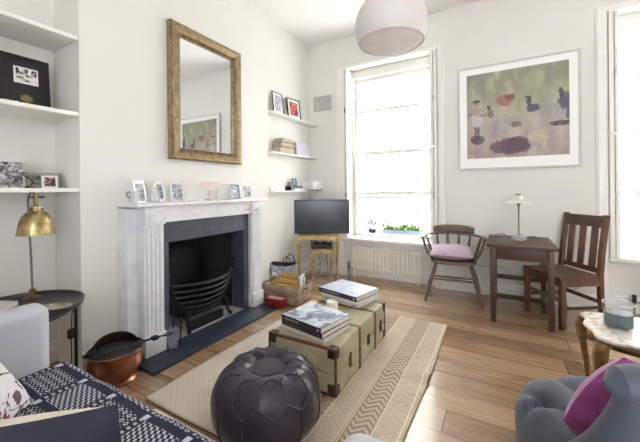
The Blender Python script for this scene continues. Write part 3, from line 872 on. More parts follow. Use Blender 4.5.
# ------------------------------------------------------------------ far alcove
FX = -2.335
for z, lab in ((2.135,'topmost thin white corner shelf holding two framed prints'),(1.655,'middle thin white corner shelf holding two piles of books'),(1.185,'lowest thin white corner shelf just above the television')):
    tag(MB().rbox((-2.474,2.975,z-.018),(FX,BY-.003,z),.003).build('wall_shelf', trimm), lab, 'shelf', 'shelves in the right alcove')
lean_frame('framed_print', 'thin black framed blue-grey sketch on the topmost corner shelf, nearer the fireplace', 'picture', (-2.385,3.165,2.1355), .20, .27, q90, .12, blackm, sketchm, .007, .012, mount=whitecard, mw=.028)
lean_frame('framed_print', 'black framed red and orange print on the topmost corner shelf, nearer the corner', 'picture', (-2.375,3.50,2.1355), .25, .27, q90-.12, .12, blackm, redphoto, .010, .02, mount=whitecard, mw=.035)
def book(name, label, cat, loc, w, d, h, rotz, cov, pages, group=None, spine='front', img=None, marks=0, markm=None):
    """w along x, d along y, spine on -y ('front') or +x side"""
    t = thing(name, label, cat, loc, rotz, group)
    c = .003
    MB().box((-w/2+.004,-d/2+c,c),(w/2-.004,d/2-.005,h-c)).build('pages', pages, t, smooth=False)
    k = MB(); k.box((-w/2,-d/2,0),(w/2,d/2,c)).box((-w/2,-d/2,h-c),(w/2,d/2,h)).box((-w/2,-d/2,c),(w/2,-d/2+c,h-c))
    k.build('cover', cov, t, smooth=False)
    if img:
        MB().box((-w/2+.001,-d/2+.001,h),(w/2-.001,d/2-.001,h+.0008)).build('jacket_front', img, t, smooth=False)
    if marks:
        m = MB(); x = -w/2+.03
        rr = random.Random(marks)
        for i in range(marks):
            l = rr.uniform(.005,.011)
            m.box((x,-d/2-.0006,h*.36),(x+.0022,-d/2,h*.66))
            if i % 2: m.box((x,-d/2-.0006,h*.36),(x+l*.8,-d/2,h*.44))
            else: m.box((x,-d/2-.0006,h*.56),(x+l*.8,-d/2,h*.64))
            x += l+.003
        m.lathe([(.007,0),(0,.0006)],12,mat=frame_mat((w/2-.025,-d/2,h*.5),(1,0,0),(0,0,1),(0,-1,0)))
        m.build('spine_lettering', markm or whitecard, t, smooth=False)
    return t
z = 1.6555
for i, (dy, h, lab) in enumerate(((.30,.075,'bottom'),(.27,.055,'middle'),(.25,.045,'top'))):
    book('book', '%s book of the left pile on the middle corner shelf, tan pages outward' % lab, 'book', (-2.402+.004*i,3.275,z), dy, .125, h, -q90+PI+.05*(i-1), umberm, tanpages, 'books on the middle corner shelf').rotation_euler[2] = -q90+.02*i
    z += h+.001
z = 1.6555
for i, (dy, h, lab) in enumerate(((.33,.07,'bottom'),(.28,.055,'middle'),(.24,.045,'top'))):
    book('book', '%s book of the right pile on the middle corner shelf, lavender spine outward' % lab, 'book', (-2.402-.003*i,3.64-.02*i,z), dy, .125, h, q90-.02*i, lavm, paperm, 'books on the middle corner shelf')
    z += h+.001
wb = thing('white_box', 'glossy white rounded box at the corner end of the lowest corner shelf', 'box', (-2.385,3.865,1.1855))
MB().rbox((-.075,-.11,.006),(.135,.145,.135),.02,4).build('casing', whitem, wb)
MB().box((-.06,-.095,0),(.115,.13,.006)).build('base', blackmat, wb, smooth=False)
book('book', 'pale book lying flat on the lowest corner shelf', 'book', (-2.402,3.56,1.1855), .25, .115, .028, q90, spinegrey, paperm)
book('book', 'dark blue smaller book on top of the pale flat book', 'book', (-2.405,3.535,1.2145), .19, .10, .030, q90+.05, bluem, paperm)
lean_frame('framed_photo', 'small dark framed photo standing on the blue book', 'photo frame', (-2.40,3.52,1.2455), .10, .10, q90, .12, bluem, bwphoto2, .014, .012)
cm = thing('camera', 'small black compact camera left of the stacked books on the lowest corner shelf', 'camera', (-2.395,3.355,1.1855), q90)
MB().rbox((-.045,-.02,0),(.045,.02,.06),.008,3).build('body', blackmat, cm)
MB().lathe([(.022,0),(.022,.018),(.018,.02),(.014,.012),(0,.012)],16,mat=frame_mat((0,-.02,.03),(1,0,0),(0,0,1),(0,-1,0))).build('lens', blackm, cm)
MB().box((.015,-.012,.06),(.035,.008,.068)).build('button', steelm, cm, smooth=False)
for k, (y, w, lab) in enumerate(((3.10,.15,'white sheet with faint grey writing propped at the left of the lowest corner shelf'),(3.235,.10,'small white card with grey marks beside the propped white sheet'))):
    lean_frame('note_card', lab, 'card', (-2.40,y,1.1855), w, .07 if k == 0 else .06, q90, .3, whitecard, photo_mat('faint_marks_%d' % k, [(.38,(170,172,178)),(.46,(232,232,234))], 60), .008, .002, strut=False)
# lattice vent on the back wall
vn = thing('air_vent', 'square black and cream lattice air vent high on the back wall left of the window', 'vent', (-2.25,BY-.002,2.335))
MB().box((-.145,-.006,0),(.145,0,.215)).build('back_plate', blackmat, vn, smooth=False)
l = MB(); N = 9
for i in range(-6, 7):
    for sgn in (1, -1):
        a0, a1 = None, None
        pts = []
        for k in range(41):
            x = -.14+.28*k/40; zz = .1075 + sgn*(x + i*.046)*.85
            if .006 <= zz <= .209: pts.append((x,-.009,zz))
        if len(pts) > 1: l.tube([pts[0], pts[-1]], .0062, 4)
l.build('lattice', whitem, vn, smooth=False)
fr = MB(); fr.box((-.15,-.014,-.004),(.15,0,.006)).box((-.15,-.014,.209),(.15,0,.219)).box((-.15,-.014,.006),(-.14,0,.209)).box((.14,-.014,.006),(.15,0,.209)); fr.build('rim', creamfab, vn, smooth=False)

# ------------------------------------------------------------------ television on gilt nest of tables
TH = math.radians(29.82)
def camframe(rt, fw, z=0.0):
    return (rt*math.cos(TH)-fw*math.sin(TH), rt*math.sin(TH)+fw*math.cos(TH), z)
def gilt_table(t, w, d, h, top_t=.016, mat_=gilttm, topm=None):
    poly = [(-w/2,-d/2),(w/2,-d/2),(w/2,d/2),(-w/2,d/2)]
    MB().rbox((-w/2,-d/2,h-top_t),(w/2,d/2,h),.005).build('tabletop', topm or mat_, t)
    ap = MB()
    n = 24
    for (p, q) in (((-1,-1),(1,-1)),((1,-1),(1,1)),((1,1),(-1,1)),((-1,1),(-1,-1))):
        a = Vector((p[0]*(w/2-.022), p[1]*(d/2-.022), 0)); b_ = Vector((q[0]*(w/2-.022), q[1]*(d/2-.022), 0))
        nn = (b_-a).normalized().cross(Vector((0,0,1)))*.006
        vs, fs = [], []
        for i in range(n+1):
            u = i/n; pt = a.lerp(b_, u)
            dz = .03+.035*abs(2*u-1)**2.2 + .006*math.cos(u*PI*8)
            vs += [pt+nn+Vector((0,0,h-top_t)), pt+nn+Vector((0,0,h-top_t-dz)), pt-nn+Vector((0,0,h-top_t-dz)), pt-nn+Vector((0,0,h-top_t))]
        for i in range(n):
            o = i*4
            for k in range(4): fs.append((o+k, o+(k+1)%4, o+4+(k+1)%4, o+4+k))
        fs += [(0,1,2,3), (n*4+3,n*4+2,n*4+1,n*4)]
        ap.add(vs, fs)
    ap.build('apron', mat_, t, smooth=False)
    for sx in (-1,1):
        for sy in (-1,1):
            x, y = sx*(w/2-.024), sy*(d/2-.024)
            k = MB()
            pts = bez((x,y,h-top_t-.002),(x+sx*.03,y+sy*.03,h*.72),(x-sx*.03,y-sy*.03,h*.30),(x+sx*.012,y+sy*.012,.0), 14)
            rs = [.022,.022,.021,.019,.017,.015,.014,.013,.012,.011,.0105,.010,.010,.011,.013]
            k.tube(pts, rs, 8); k.build('leg', mat_, t)
NT = camframe(-.035, 4.225)
nt = thing('nesting_table', 'larger gilt nesting table in the corner carrying the television', 'side table', NT, TH, 'nest of two gilt tables')
gilt_table(nt, .55, .27, .598)
nt2 = thing('nesting_table', 'smaller gilt nesting table tucked under the one with the television', 'side table', camframe(.015, 4.19), TH, 'nest of two gilt tables')
gilt_table(nt2, .285, .22, .425)
tv = thing('television', 'black flat screen television standing on the gilt corner table', 'television', camframe(.02, 4.225, .5985), TH)
MB().rbox((-.365,-.018,.012),(.365,.018,.462),.006).build('casing', blackm, tv)
MB().box((-.355,-.0195,.026),(.355,-.018,.452)).build('screen', glassdark, tv, smooth=False)
for s in (-1,1):
    MB().tube([(s*.2,-.07,.006),(s*.19,0,.02),(s*.2,.07,.006)], .006, 8).build('foot', steelm, tv)
sb = thing('set_top_box', 'black set-top box and remote clutter on the smaller gilt table', 'media box', camframe(.015, 4.19, .4255), TH)
MB().rbox((-.138,-.08,.004),(.138,.08,.055),.008).build('casing', blackmat, sb)
MB().rbox((-.10,-.05,.055),(-.05,.07,.075),.004).rbox((.0,-.06,.055),(.06,.06,.077),.004).build('control_pad', rubberm, sb)
MB().box((-.05,-.0815,.02),(.05,-.08,.034)).build('display', glassdark, sb, smooth=False)
cb = thing('cable_tangle', 'tangle of black cables hanging behind the gilt tables to the floor', 'cable', camframe(0.0, 4.40, 0.0), TH)
rr = random.Random(3)
for i in range(7):
    x = -.13+i*.045
    MB().tube(bez((x,0,.50),(x+rr.uniform(-.06,.06),-.02,.30),(x+rr.uniform(-.1,.1),.0,.12),(x+rr.uniform(-.08,.08),-.01,.006))+bez((x,-.01,.006),(x+.05,-.03,.006),(x+.1,-.02,.006),(x+.14,0,.006))[1:] if i % 2 else bez((x,0,.50),(x+.1,.0,.2),(x-.1,0,.06),(x+.06,-.02,.2)), .0035, 6).build('cable', rubberm, cb)
c2 = thing('aerial_cable', 'thin grey cable running from the lowest corner shelf down behind the television', 'cable', (-2.42,3.93,1.16))
MB().tube([(0,0,.006),(.002,.005,-.15),(-.005,.0,-.35),(.0,.01,-.7),(.0,.01,-1.155)], .004, 6).build('cable', steelm, c2)

# ------------------------------------------------------------------ patterned bag, crate, tin
bg = thing('tote_bag', 'blue and white patterned fabric bag with dark lining behind the crate', 'bag', (-2.30,3.13,0), .35)
def bagf(u, v, k=0.0):
    a = 2*PI*u; e = 4
    r = (abs(math.cos(a))**e+abs(math.sin(a))**e)**(-1/e)
    w, d = .13+.025*v-k, .085+.02*v-k
    return (w*r*math.cos(a), d*r*math.sin(a), .004+v*(.30+.012*math.cos(2*a)))
o = MB().grid(lambda u,v: bagf(u,v), 40, 8); o.add([bagf(i/40,0) for i in range(40)], [tuple(range(40))])
o.build('body', pattern_bag, bg)
MB().grid(lambda u,v: bagf(u,.25+.76*v,.006), 40, 6).build('lining', spineblk, bg)
for s in (-1,1):
    MB().tube([(.05+.055*math.cos(a*PI/10), s*.092+.01*math.sin(a*PI/10), .28+.12*math.sin(a*PI/10)) for a in range(11)], .007, 8).build('handle', spineblk, bg)
cr = thing('wooden_crate', 'rough slatted wooden crate on the floor right of the fireplace', 'crate', (-2.07,2.835,0))
o = MB()
Lx, Ly = .25, .15
for z0, z1 in ((.012,.088),(.096,.182)):
    o.rbox((-Lx,-Ly,z0),(Lx,-Ly+.014,z1),.003).build('slat', cratewood, cr); o = MB()
    o.rbox((-Lx,Ly-.014,z0),(Lx,Ly,z1),.003).build('slat', cratewood, cr); o = MB()
for s in (-1,1):
    e = MB()
    x0, x1 = sorted((s*(Lx-.016), s*(Lx-.001)))
    e.rbox((x0,-Ly+.015,.0),(x1,Ly-.015,.085),.003)
    e.rbox((x0,-Ly+.015,.09),(x1,-.05,.18),.003).rbox((x0,.05,.09),(x1,Ly-.015,.18),.003)
    e.rbox((x0,-.05,.09),(x1,.05,.125),.003).rbox((x0,-.05,.15),(x1,.05,.18),.003)
    e.build('end_panel', cratewood, cr)
MB().box((-Lx+.017,-Ly+.015,.004),(Lx-.017,Ly-.015,.012)).build('base', cratewood, cr, smooth=False)
tanm = M('kraft_card', (176,142,88), .8, col2=(150,118,70), vs=12)
cbx = thing('cardboard_box', 'open tan cardboard box sitting inside the wooden crate', 'box', (-2.02,2.80,.0125), .06)
o = MB(); w, d, h = .15, .095, .205
o.box((-w,-d,0),(w,d,.004)).box((-w,-d,.004),(w,-d+.004,h-.03)).box((-w,d-.004,.004),(w,d,h+.02)).box((-w,-d+.004,.004),(-w+.004,d-.004,h)).box((w-.004,-d+.004,.004),(w,d-.004,h)).build('carton', tanm, cbx, smooth=False)
o = MB(); o.add([(-w,d,h+.02),(w,d,h+.02),(w,d+.02,h+.05),(-w,d+.02,h+.05)],[(0,1,2,3)]); o.build('flap', tanm, cbx, smooth=False, solid=.004)
fd = thing('brown_envelope', 'ochre padded envelopes stuffed in the tan cardboard box', 'envelope', (-2.02,2.79,.018))
for i in range(3):
    MB().rbox((-.12,-.06+i*.035,0),(.12,-.04+i*.035,.17+i*.02),.006).build('envelope', tanm if i % 2 else M('ochre_paper', (196,164,96), .8), fd)
mg = thing('magazine', 'white and pale blue magazine standing in the right end of the crate', 'magazine', (-1.89,2.89,.013), .3)
MB().box((-.010,-.095,0),(.010,.07,.255)).build('pages', palecover, mg, smooth=False)
MB().box((.010,-.096,0),(.012,.071,.257)).build('cover', photo_mat('pale_magazine', [(.4,(120,140,150)),(.5,(214,220,224)),(.62,(238,238,236))], 14), mg, smooth=False)
jr = thing('green_jar', 'dull green bottle with a pale cap in the left end of the crate', 'bottle', (-2.245,2.86,.013))
MB().lathe([(.035,0),(.038,.01),(.038,.17),(.03,.19),(.022,.20),(.022,.215),(0,.215)],20).build('body', M('dull_green_glass', (90,92,74), .3), jr)
MB().lathe([(.024,.215),(.026,.22),(.026,.245),(0,.247)],16).build('cap', spinegrey, jr)
rt_ = thing('red_tin', 'red tin box with white lettering on the right end of the hearth', 'tin', (-2.02,2.60,.0175), .04)
MB().rbox((-.10,-.05,0),(.10,.05,.055),.008,3).build('body', redtin, rt_)
MB().rbox((-.103,-.053,.055),(.103,.053,.075),.008,3).build('lid', redtin, rt_)
o = MB()
rr = random.Random(5)
for r_ in range(2):
    x = -.08
    while x < .08:
        l = rr.uniform(.008,.018); o.rbox((x,-.025+r_*.028,.075),(x+l,-.009+r_*.028,.0758),.0003,1); x += l+.006
o.build('lettering', whitecard, rt_, smooth=False)

# ------------------------------------------------------------------ radiators
def radiator(name, label, x0, ncol, pitch, yc):
    t = thing(name, label, 'radiator', (x0,yc,0), 0, 'column radiators under the windows')
    w = ncol*pitch
    for i in range(ncol):
        c = MB(); x = (i+.5)*pitch
        for y in (-.028,.028):
            c.tube([(x,y,.125),(x,y,.38)], .0125, 10)
        c.rbox((x-.019,-.042,.37),(x+.019,.042,.405),.012,3); c.rbox((x-.019,-.042,.105),(x+.019,.042,.14),.012,3)
        c.build('column', radm, t)
    MB().tube([(-.01,0,.122),(w+.01,0,.122)], .015, 10).tube([(-.01,0,.388),(w+.01,0,.388)], .015, 10).build('connecting_tube', radm, t)
    for x in (pitch*.5, w-pitch*.5):
        MB().rbox((x-.012,-.03,0),(x+.012,.03,.108),.004).build('foot', radm, t)
    v = MB(); v.tube([(-.055,0,0),(-.055,0,.122)], .008, 8); v.tube([(-.055,0,.122),(-.005,0,.122)], .009, 8); v.build('pipe', steelm, t)
    MB().lathe([(.014,.122),(.017,.13),(.017,.18),(.012,.19),(0,.19)],14,c=(-.055,0,0)).build('valve', blackmat if x0 > 0 else steelm, t)
    return t
radiator('radiator', 'white column radiator under the left window beside the gilt tables', -1.80, 18, .0515, 4.02)
radiator('radiator', 'white column radiator cut off by the right edge under the right window', 1.115, 17, .0515, 4.02)

# ------------------------------------------------------------------ windsor chair
wc = thing('smokers_chair', 'low bow-backed wooden armchair with mauve cushion under the wall beside the window', 'chair', (-.475,3.76,0), math.radians(6))
s = MB()
out = []
for i in range(40):
    a = 2*PI*i/40; e = 2.8
    r = (abs(math.cos(a))**e+abs(math.sin(a))**e)**(-1/e)
    out.append((.235*r*math.cos(a)*(1.0 if math.sin(a) < 0 else .9), .21*r*math.sin(a)))
s.prism(out, .395, .425); s.build('seat', elmm, wc, bev=.008)
for sx in (-1,1):
    for sy in (-1,1):
        k = MB()
        a, b_ = Vector((sx*.17, sy*.15, .398)), Vector((sx*.275, sy*.235, 0))
        k.tube([a.lerp(b_, q) for q in (0,.12,.2,.28,.36,.5,.62,.75,.86,1)], [.016,.019,.021,.016,.020,.022,.021,.018,.016,.013], 10)
        k.build('leg', elmm, wc)
def legp(sx, sy, z): 
    q = 1-z/.398; return Vector((sx*.17,sy*.15,.398)).lerp(Vector((sx*.275,sy*.235,0)), q)
for sx in (-1,1):
    a, b_ = legp(sx,-1,.20), legp(sx,1,.20)
    MB().tube([a, a.lerp(b_,.5), b_], [.009,.014,.009], 8).build('stretcher', elmm, wc)
for y in (.35,.65):
    a, b_ = legp(-1,-1,.20).lerp(legp(-1,1,.20),y), legp(1,-1,.20).lerp(legp(1,1,.20),y)
    MB().tube([a, a.lerp(b_,.5), b_], [.008,.013,.008], 8).build('stretcher', elmm, wc)
arm = [(-.30,-.20,.665),(-.305,-.10,.668),(-.295,.03,.67),(-.245,.13,.672),(-.15,.20,.675),(0,.225,.676),(.15,.20,.675),(.245,.13,.672),(.295,.03,.67),(.305,-.10,.668),(.30,-.20,.665)]
b_ = MB()
N = len(arm); vs, fs = [], []
for i, p in enumerate(arm):
    p = Vector(p); t0 = Vector(arm[max(0,i-1)]); t1 = Vector(arm[min(N-1,i+1)])
    n_ = (t1-t0).normalized().cross(Vector((0,0,1)))*(.036 if i in (0,N-1) else .027)
    for sg, dz in ((1,-.012),(1,.012),(-1,.012),(-1,-.012)): vs.append(p+n_*sg+Vector((0,0,dz)))
for i in range(N-1):
    for k in range(4): fs.append((i*4+k,i*4+(k+1)%4,(i+1)*4+(k+1)%4,(i+1)*4+k))
fs += [(3,2,1,0),((N-1)*4,(N-1)*4+1,(N-1)*4+2,(N-1)*4+3)]
b_.add(vs, fs); b_.build('arm_bow', elmm, wc, sub=1)
cr_ = MB()
def crest_f(u, v):
    a = -1.0+2*u
    return (a*.215, .222-.07*a*a, .688 + v*(.085-.02*abs(a)**3))
cr_.grid(crest_f, 20, 4); cr_.build('crest_rail', elmm, wc, solid=.026)
for i, fx in enumerate((-.285,-.19,-.065,.065,.19,.285)):
    q = fx/.335
    y0 = .17*(1-abs(q)**2.2*.6); y1 = .21-.6*fx*fx*1.7
    if abs(fx) > .25: y0, y1 = .03, .03
    MB().tube([(fx*.72,y0,.424),(fx*.86,(y0+y1)/2,.54),(fx*.93 if abs(fx) < .25 else fx*.985,y1,.668)], [.010,.0145,.010], 8).build('spindle', elmm, wc)
for sx in (-1,1):
    MB().tube([(sx*.20,-.13,.424),(sx*.245,-.14,.50),(sx*.275,-.145,.56),(sx*.30,-.15,.662)], [.011,.017,.013,.011], 10).build('arm_support', elmm, wc)

def cushion_mb(w, h, t, n=18, mats=(0,0), pinch=.05, rnd=0.0):
    m = MB()
    def sh(u, v, sgn):
        a, b = 2*u-1, 2*v-1
        if rnd: a, b = a*math.sqrt(1-rnd*b*b/2), b*math.sqrt(1-rnd*a*a/2)
        px = 1-pinch*(1-b*b)*abs(a)**2; py = 1-pinch*(1-a*a)*abs(b)**2
        a_, b_ = 2*u-1, 2*v-1
        th = ((1-abs(a_)**2.6)*(1-abs(b_)**2.6))**.55 if abs(a_) < 1 and abs(b_) < 1 else 0
        rip = 1+.05*math.sin(7*a+3*b)*math.cos(5*b-2*a)
        return (w*(.5+.5*a*px*1.0), sgn*t/2*th*rip, h*(.5+.5*b*py))
    m.grid(lambda u,v: sh(u,v,-1), n, n, mats[0]); m.grid(lambda u,v: sh(u,v,1), n, n, mats[1])
    return m
def place_cushion(name, label, origin, ex, ez, w, h, t, mats, mi=(0,0), pinch=.05, rnd=0.0):
    ex = Vector(ex).normalized(); ez = Vector(ez); ez = (ez-ex*ez.dot(ex)).normalized(); ey = ez.cross(ex)
    m = cushion_mb(w,h,t,mats=mi,pinch=pinch,rnd=rnd); fm_ = frame_mat((0,0,0), ex, ey, ez)
    m.v = [fm_ @ p for p in m.v]
    return tag(m.build(name, mats, loc=origin), label, 'cushion')
ang = math.radians(6)
place_cushion('cushion', 'mauve pink cushion lying on the seat of the low wooden armchair', (-.69,3.55,.482), (math.cos(ang),math.sin(ang),0), (-.1,.97,.10), .44, .38, .13, [pinkfab])

# ------------------------------------------------------------------ desk
dk = thing('writing_table', 'small square dark wooden table against the back wall between the two chairs', 'table', (.135,3.545,0))
MB().rbox((-.262,-.345,.672),(.262,.335,.698),.005).build('tabletop', darkwood, dk)
for sx in (-1,1):
    for sy in (-1,1):
        MB().rbox((min(sx*.235,sx*.19),min(sy*.315,sy*.27),0),(max(sx*.235,sx*.19),max(sy*.315,sy*.27),.672),.003).build('leg', darkwood, dk)
drw = MB().rbox((-.19,-.305,.565),(.19,-.285,.671),.002).build('drawer_front', darkwood, dk)
MB().rbox((-.19,.285,.565),(.19,.305,.671),.002).build('apron', darkwood, dk)
for sx in (-1,1):
    MB().rbox((min(sx*.225,sx*.205),-.27,.565),(max(sx*.225,sx*.205),.27,.671),.002).build('apron', darkwood, dk)
    MB().rbox((min(sx*.225,sx*.2),-.27,.10),(max(sx*.225,sx*.2),.27,.14),.003).build('stretcher', darkwood, dk)
MB().rbox((-.19,.28,.25),(.19,.30,.295),.003).build('stretcher', darkwood, dk)
MB().rbox((-.20,.24,.055),(.20,.265,.10),.003).build('stretcher', darkwood, dk)
MB().lathe([(.004,0),(.006,.006),(.011,.014),(.009,.02),(0,.022)],12,mat=frame_mat((0,-.305,.615),(1,0,0),(0,0,1),(0,-1,0))).build('knob', darkwood, drw)
dl = thing('table_lamp', 'slim brass lamp with flat white glass shade on the small dark table', 'lamp', (.135,3.60,.6985))
MB().lathe([(.068,0),(.072,.006),(.066,.02),(.05,.034),(.03,.044),(.012,.05),(0,.052)],12).build('glass_base', crystalm, dl)
MB().lathe([(.012,.05),(.007,.06),(.006,.2),(.007,.32),(.012,.33),(.018,.342),(.014,.352),(.012,.352)],14).build('stem', brasssm, dl)
MB().shell([(.105,.352),(.1,.360),(.06,.374),(.03,.384),(.03,.381),(.06,.370),(.1,.355),(.105,.352)],36).build('shade', opalm, dl)
MB().lathe([(.02,.356),(.03,.364),(.032,.40),(.031,.432),(0,.434)],20).build('globe', opalm, dl)
MB().shell([(.0315,.426),(.033,.43),(.031,.438),(.026,.438)],20).build('top_ring', brasssm, dl)
eg = thing('wire_coil', 'coil of thin dark flex on the left of the small dark table', 'cable', (-.035,3.70,.6985))
MB().tube([(.055*math.cos(a*.35)*(1+.1*math.sin(a)), .035*math.sin(a*.35), .006+.03*(.5+.5*math.sin(a*.35+1))) for a in range(54)], .0035, 6).build('flex', steelm, eg)
eg = thing('lamp_flex', 'lamp flex looping to the right over the dark table and down the wall', 'cable', (.2,3.75,.6985))
MB().tube(bez((-.02,-.08,.006),(.02,-.1,.04),(.06,-.04,.03),(.12,0,.006))+bez((.12,0,.006),(.15,.04,.004),(.10,.09,.004),(.05,.11,.004))[1:], .003, 6).build('flex', steelm, eg)
wl = thing('floor_flex', 'thin grey flex drooping along the back wall behind the dark table and chair', 'cable', (0,4.0,0))
MB().tube(bez((-.30,.0,.33),(-.15,.0,.30),(-.05,0,.36),(.0,0,.33))+bez((.0,0,.33),(.2,.0,.10),(.35,0,.05),(.5,.0,.12))[1:]+bez((.5,0,.12),(.65,0,.2),(.75,-.0,.25),(.83,.0,.36))[1:], .0035, 6).build('flex', steelm, wl)

# ------------------------------------------------------------------ slat back chair
ca = math.atan2(.285,-.40)   # local +y axis = back direction
bx_, by_ = Vector((.83,.555)), Vector((.555,-.83))
sc = thing('slat_back_chair', 'tall slat-backed wooden chair pushed up to the right of the small dark table', 'chair', (.455,3.60,0), math.atan2(-.83,.555)+0.0)
# local x = along front edge (far-left to near-right), local y = towards the back
st = MB(); st.prism([(-.225,-.20),(.225,-.20),(.205,.20),(-.205,.20)], .415, .44); st.build('seat', redwood, sc, bev=.006)
for sx in (-1,1):
    MB().rbox((sx*.205-.02,-.185,0),(sx*.205+.02,-.145,.415),.003).build('front_leg', redwood, sc)
    p = MB()
    poly = [(.165,0),(.165,.0),]
    vs, fs = [], []
    prof = [(.21,0),(.185,.25),(.18,.44),(.20,.65),(.245,.955)]
    for y, z in prof:
        for (dx, dy) in ((-.019,-.017),(.019,-.017),(.019,.02),(-.019,.02)): vs.append((sx*.20+dx, y+dy, z))
    for i in range(len(prof)-1):
        for k in range(4): fs.append((i*4+k,i*4+(k+1)%4,(i+1)*4+(k+1)%4,(i+1)*4+k))
    fs += [(3,2,1,0),(16,17,18,19)]
    p.add(vs, fs); p.build('back_post', redwood, sc, smooth=False, bev=.003)
def lean_y(z): return .18 + (z-.44)*.045/.30 if z < .65 else .20+(z-.65)*.045/.315
def bslat(x0, x1, z0, z1, name, m_=redwood, t=.016):
    v = MB(); vs = []
    for z in (z0, z1):
        y = lean_y(z)
        for dx, dy in ((x0,-t/2),(x1,-t/2),(x1,t/2),(x0,t/2)): vs.append((dx,y+dy,z))
    v.add(vs, [(0,3,2,1),(4,5,6,7),(0,1,5,4),(1,2,6,5),(2,3,7,6),(3,0,4,7)]); v.build(name, m_, sc, smooth=False, bev=.002)
bslat(-.181,.181,.845,.945,'top_rail', darkwood, .02)
bslat(-.181,.181,.455,.50,'lower_rail')
for x in (-.115,0,.115): bslat(x-.03,x+.03,.50,.845,'back_slat')
MB().rbox((-.185,-.178,.355),(.185,-.155,.414),.002).build('seat_rail', redwood, sc)
for sx in (-1,1):
    MB().rbox((sx*.205-.011,-.145,.355),(sx*.205+.011,.17,.414),.002).build('seat_rail', redwood, sc)
    MB().rbox((sx*.205-.009,-.145,.16),(sx*.205+.009,.175,.185),.002).build('side_stretcher', darkwood, sc)
MB().rbox((-.185,-.172,.22),(.185,-.152,.25),.002).build('front_stretcher', redwood, sc)
MB().rbox((-.19,.175,.20),(.19,.195,.23),.002).build('rear_stretcher', redwood, sc)

# ------------------------------------------------------------------ picture
pc = thing('framed_artwork', 'large white framed painting of a child and ducks on the back wall', 'picture', (.122,BY-.001,1.405))
W_, H_ = 1.12, 1.165
o = MB(); hw = W_/2
for lo, hi in (((-hw,-.03,0),(hw,0,.018)),((-hw,-.03,H_-.018),(hw,0,H_)),((-hw,-.03,.018),(-hw+.018,0,H_-.018)),((hw-.018,-.03,.018),(hw,0,H_-.018))): o.box(lo, hi)
o.build('frame', M('grey_white_frame', (214,212,206), .45), pc, smooth=False, bev=.003)
MB().box((-hw+.018,-.018,.018),(hw-.018,-.004,H_-.018)).build('mount', M('bright_mount', (252,252,252), .7, col2=(250,250,250)), pc, smooth=False)
def art_mat():
    m = NM('painted_scene', .55)
    x, y, z = m.xyz()
    n = m.noise(5.0, detail=5.0, dist=.8)
    n2 = m.noise(2.0, detail=3.0); n3 = m.noise(16.0, detail=4.0, dist=.5)
    w1 = m.noise(11.0, m.comb(x, 3.3, z), detail=5.0, rough=.65); w2 = m.noise(11.0, m.comb(z, 7.7, x), detail=5.0, rough=.65)
    x0_, z0_ = x, z
    x = x + (w1-.5)*.06; z = z + (w2-.5)*.06
    zz = (z-.13)/.95 + (n-.5)*.22
    c = m.ramp(zz, [(.05,(164,146,144)),(.22,(180,164,154)),(.42,(182,176,164)),(.62,(166,166,136)),(.85,(148,150,118))])
    vio = (n2.gt(.52))
    c = m.mix(((n2-.42)*2.2).min(.7).max(0.0), c, (148,140,156))
    br = m.noise(3.0, m.comb(x*3.0, 1.0, z*1.2), detail=5.0)
    c = m.mix(((br-.5)*3.0).min(.5).max(0.0), c, (206,202,180))
    c = m.mix(((br*-1.0+.46)*3.0).min(.5).max(0.0), c, (122,118,124))
    # darker cloud, upper left; violet haze on the right
    ul = ((x+.45)*-2.4 + (z-.95)*3.0 + .2 + (n-.5)*1.2)
    c = m.mix(ul.min(1.0).max(0.0)*.85, c, (86,80,98))
    rg = ((x-.2)*2.2 - (z-.6).abs()*2.6 + (n-.5)*.8)
    c = m.mix(rg.min(1.0).max(0.0)*.6, c, (134,132,168))
    def ell(cx, cz, rx, rz, col, soft=.5, cc=None):
        nonlocal c
        e = ((x-cx)/rx)*((x-cx)/rx) + ((z-cz)/rz)*((z-cz)/rz) + (n-.5)*soft*2 + (n3-.5)*soft*3.2
        c = m.mix((e*-3.0+3.5).min(1.0).max(0.0)*(n3*1.2+.3).min(.92), c, col)
    ell(-.05,.24,.185,.085,(84,66,82),.9)
    ell(.03,.27,.10,.075,(92,74,84),.9)
    ell(-.02,.50,.08,.06,(160,156,150),.9); ell(.0,.47,.05,.03,(104,98,100),.9)
    ell(-.08,.745,.085,.055,(158,110,104),1.0); ell(-.035,.775,.05,.03,(118,80,80),.8)
    ell(.165,.63,.06,.045,(70,76,92),.6); ell(.125,.70,.018,.05,(66,66,76),.3); ell(.12,.745,.026,.018,(60,58,66),.3)
    ell(-.235,.63,.035,.06,(122,114,112),.8); ell(-.24,.69,.018,.02,(60,54,56),.4)
    ell(.42,.45,.13,.026,(70,62,78),.7)
    ell(.43,.67,.05,.09,(78,80,104),.8); ell(.47,.60,.03,.12,(84,80,104),.9); ell(.40,.75,.022,.06,(70,66,84),.5)
    ell(.20,.33,.09,.06,(190,182,160),.9)
    ell(-.37,.33,.075,.05,(80,72,98),.7)
    ell(-.375,.42,.011,.07,(96,78,84),.3); ell(-.35,.42,.011,.07,(90,72,80),.3)
    ell(-.365,.56,.06,.085,(198,196,200),.5); ell(-.365,.655,.032,.05,(176,150,146),.3)
    ell(-.43,.62,.045,.012,(150,116,112),.4); ell(-.30,.61,.045,.012,(150,116,112),.4)
    ell(-.37,.745,.03,.035,(168,130,118),.3); ell(-.372,.77,.044,.02,(86,66,66),.3)
    m.color(c); return m.m
MB().box((-.468,-.0195,.125),(.468,-.018,1.075)).build('painting', art_mat(), pc, smooth=False)

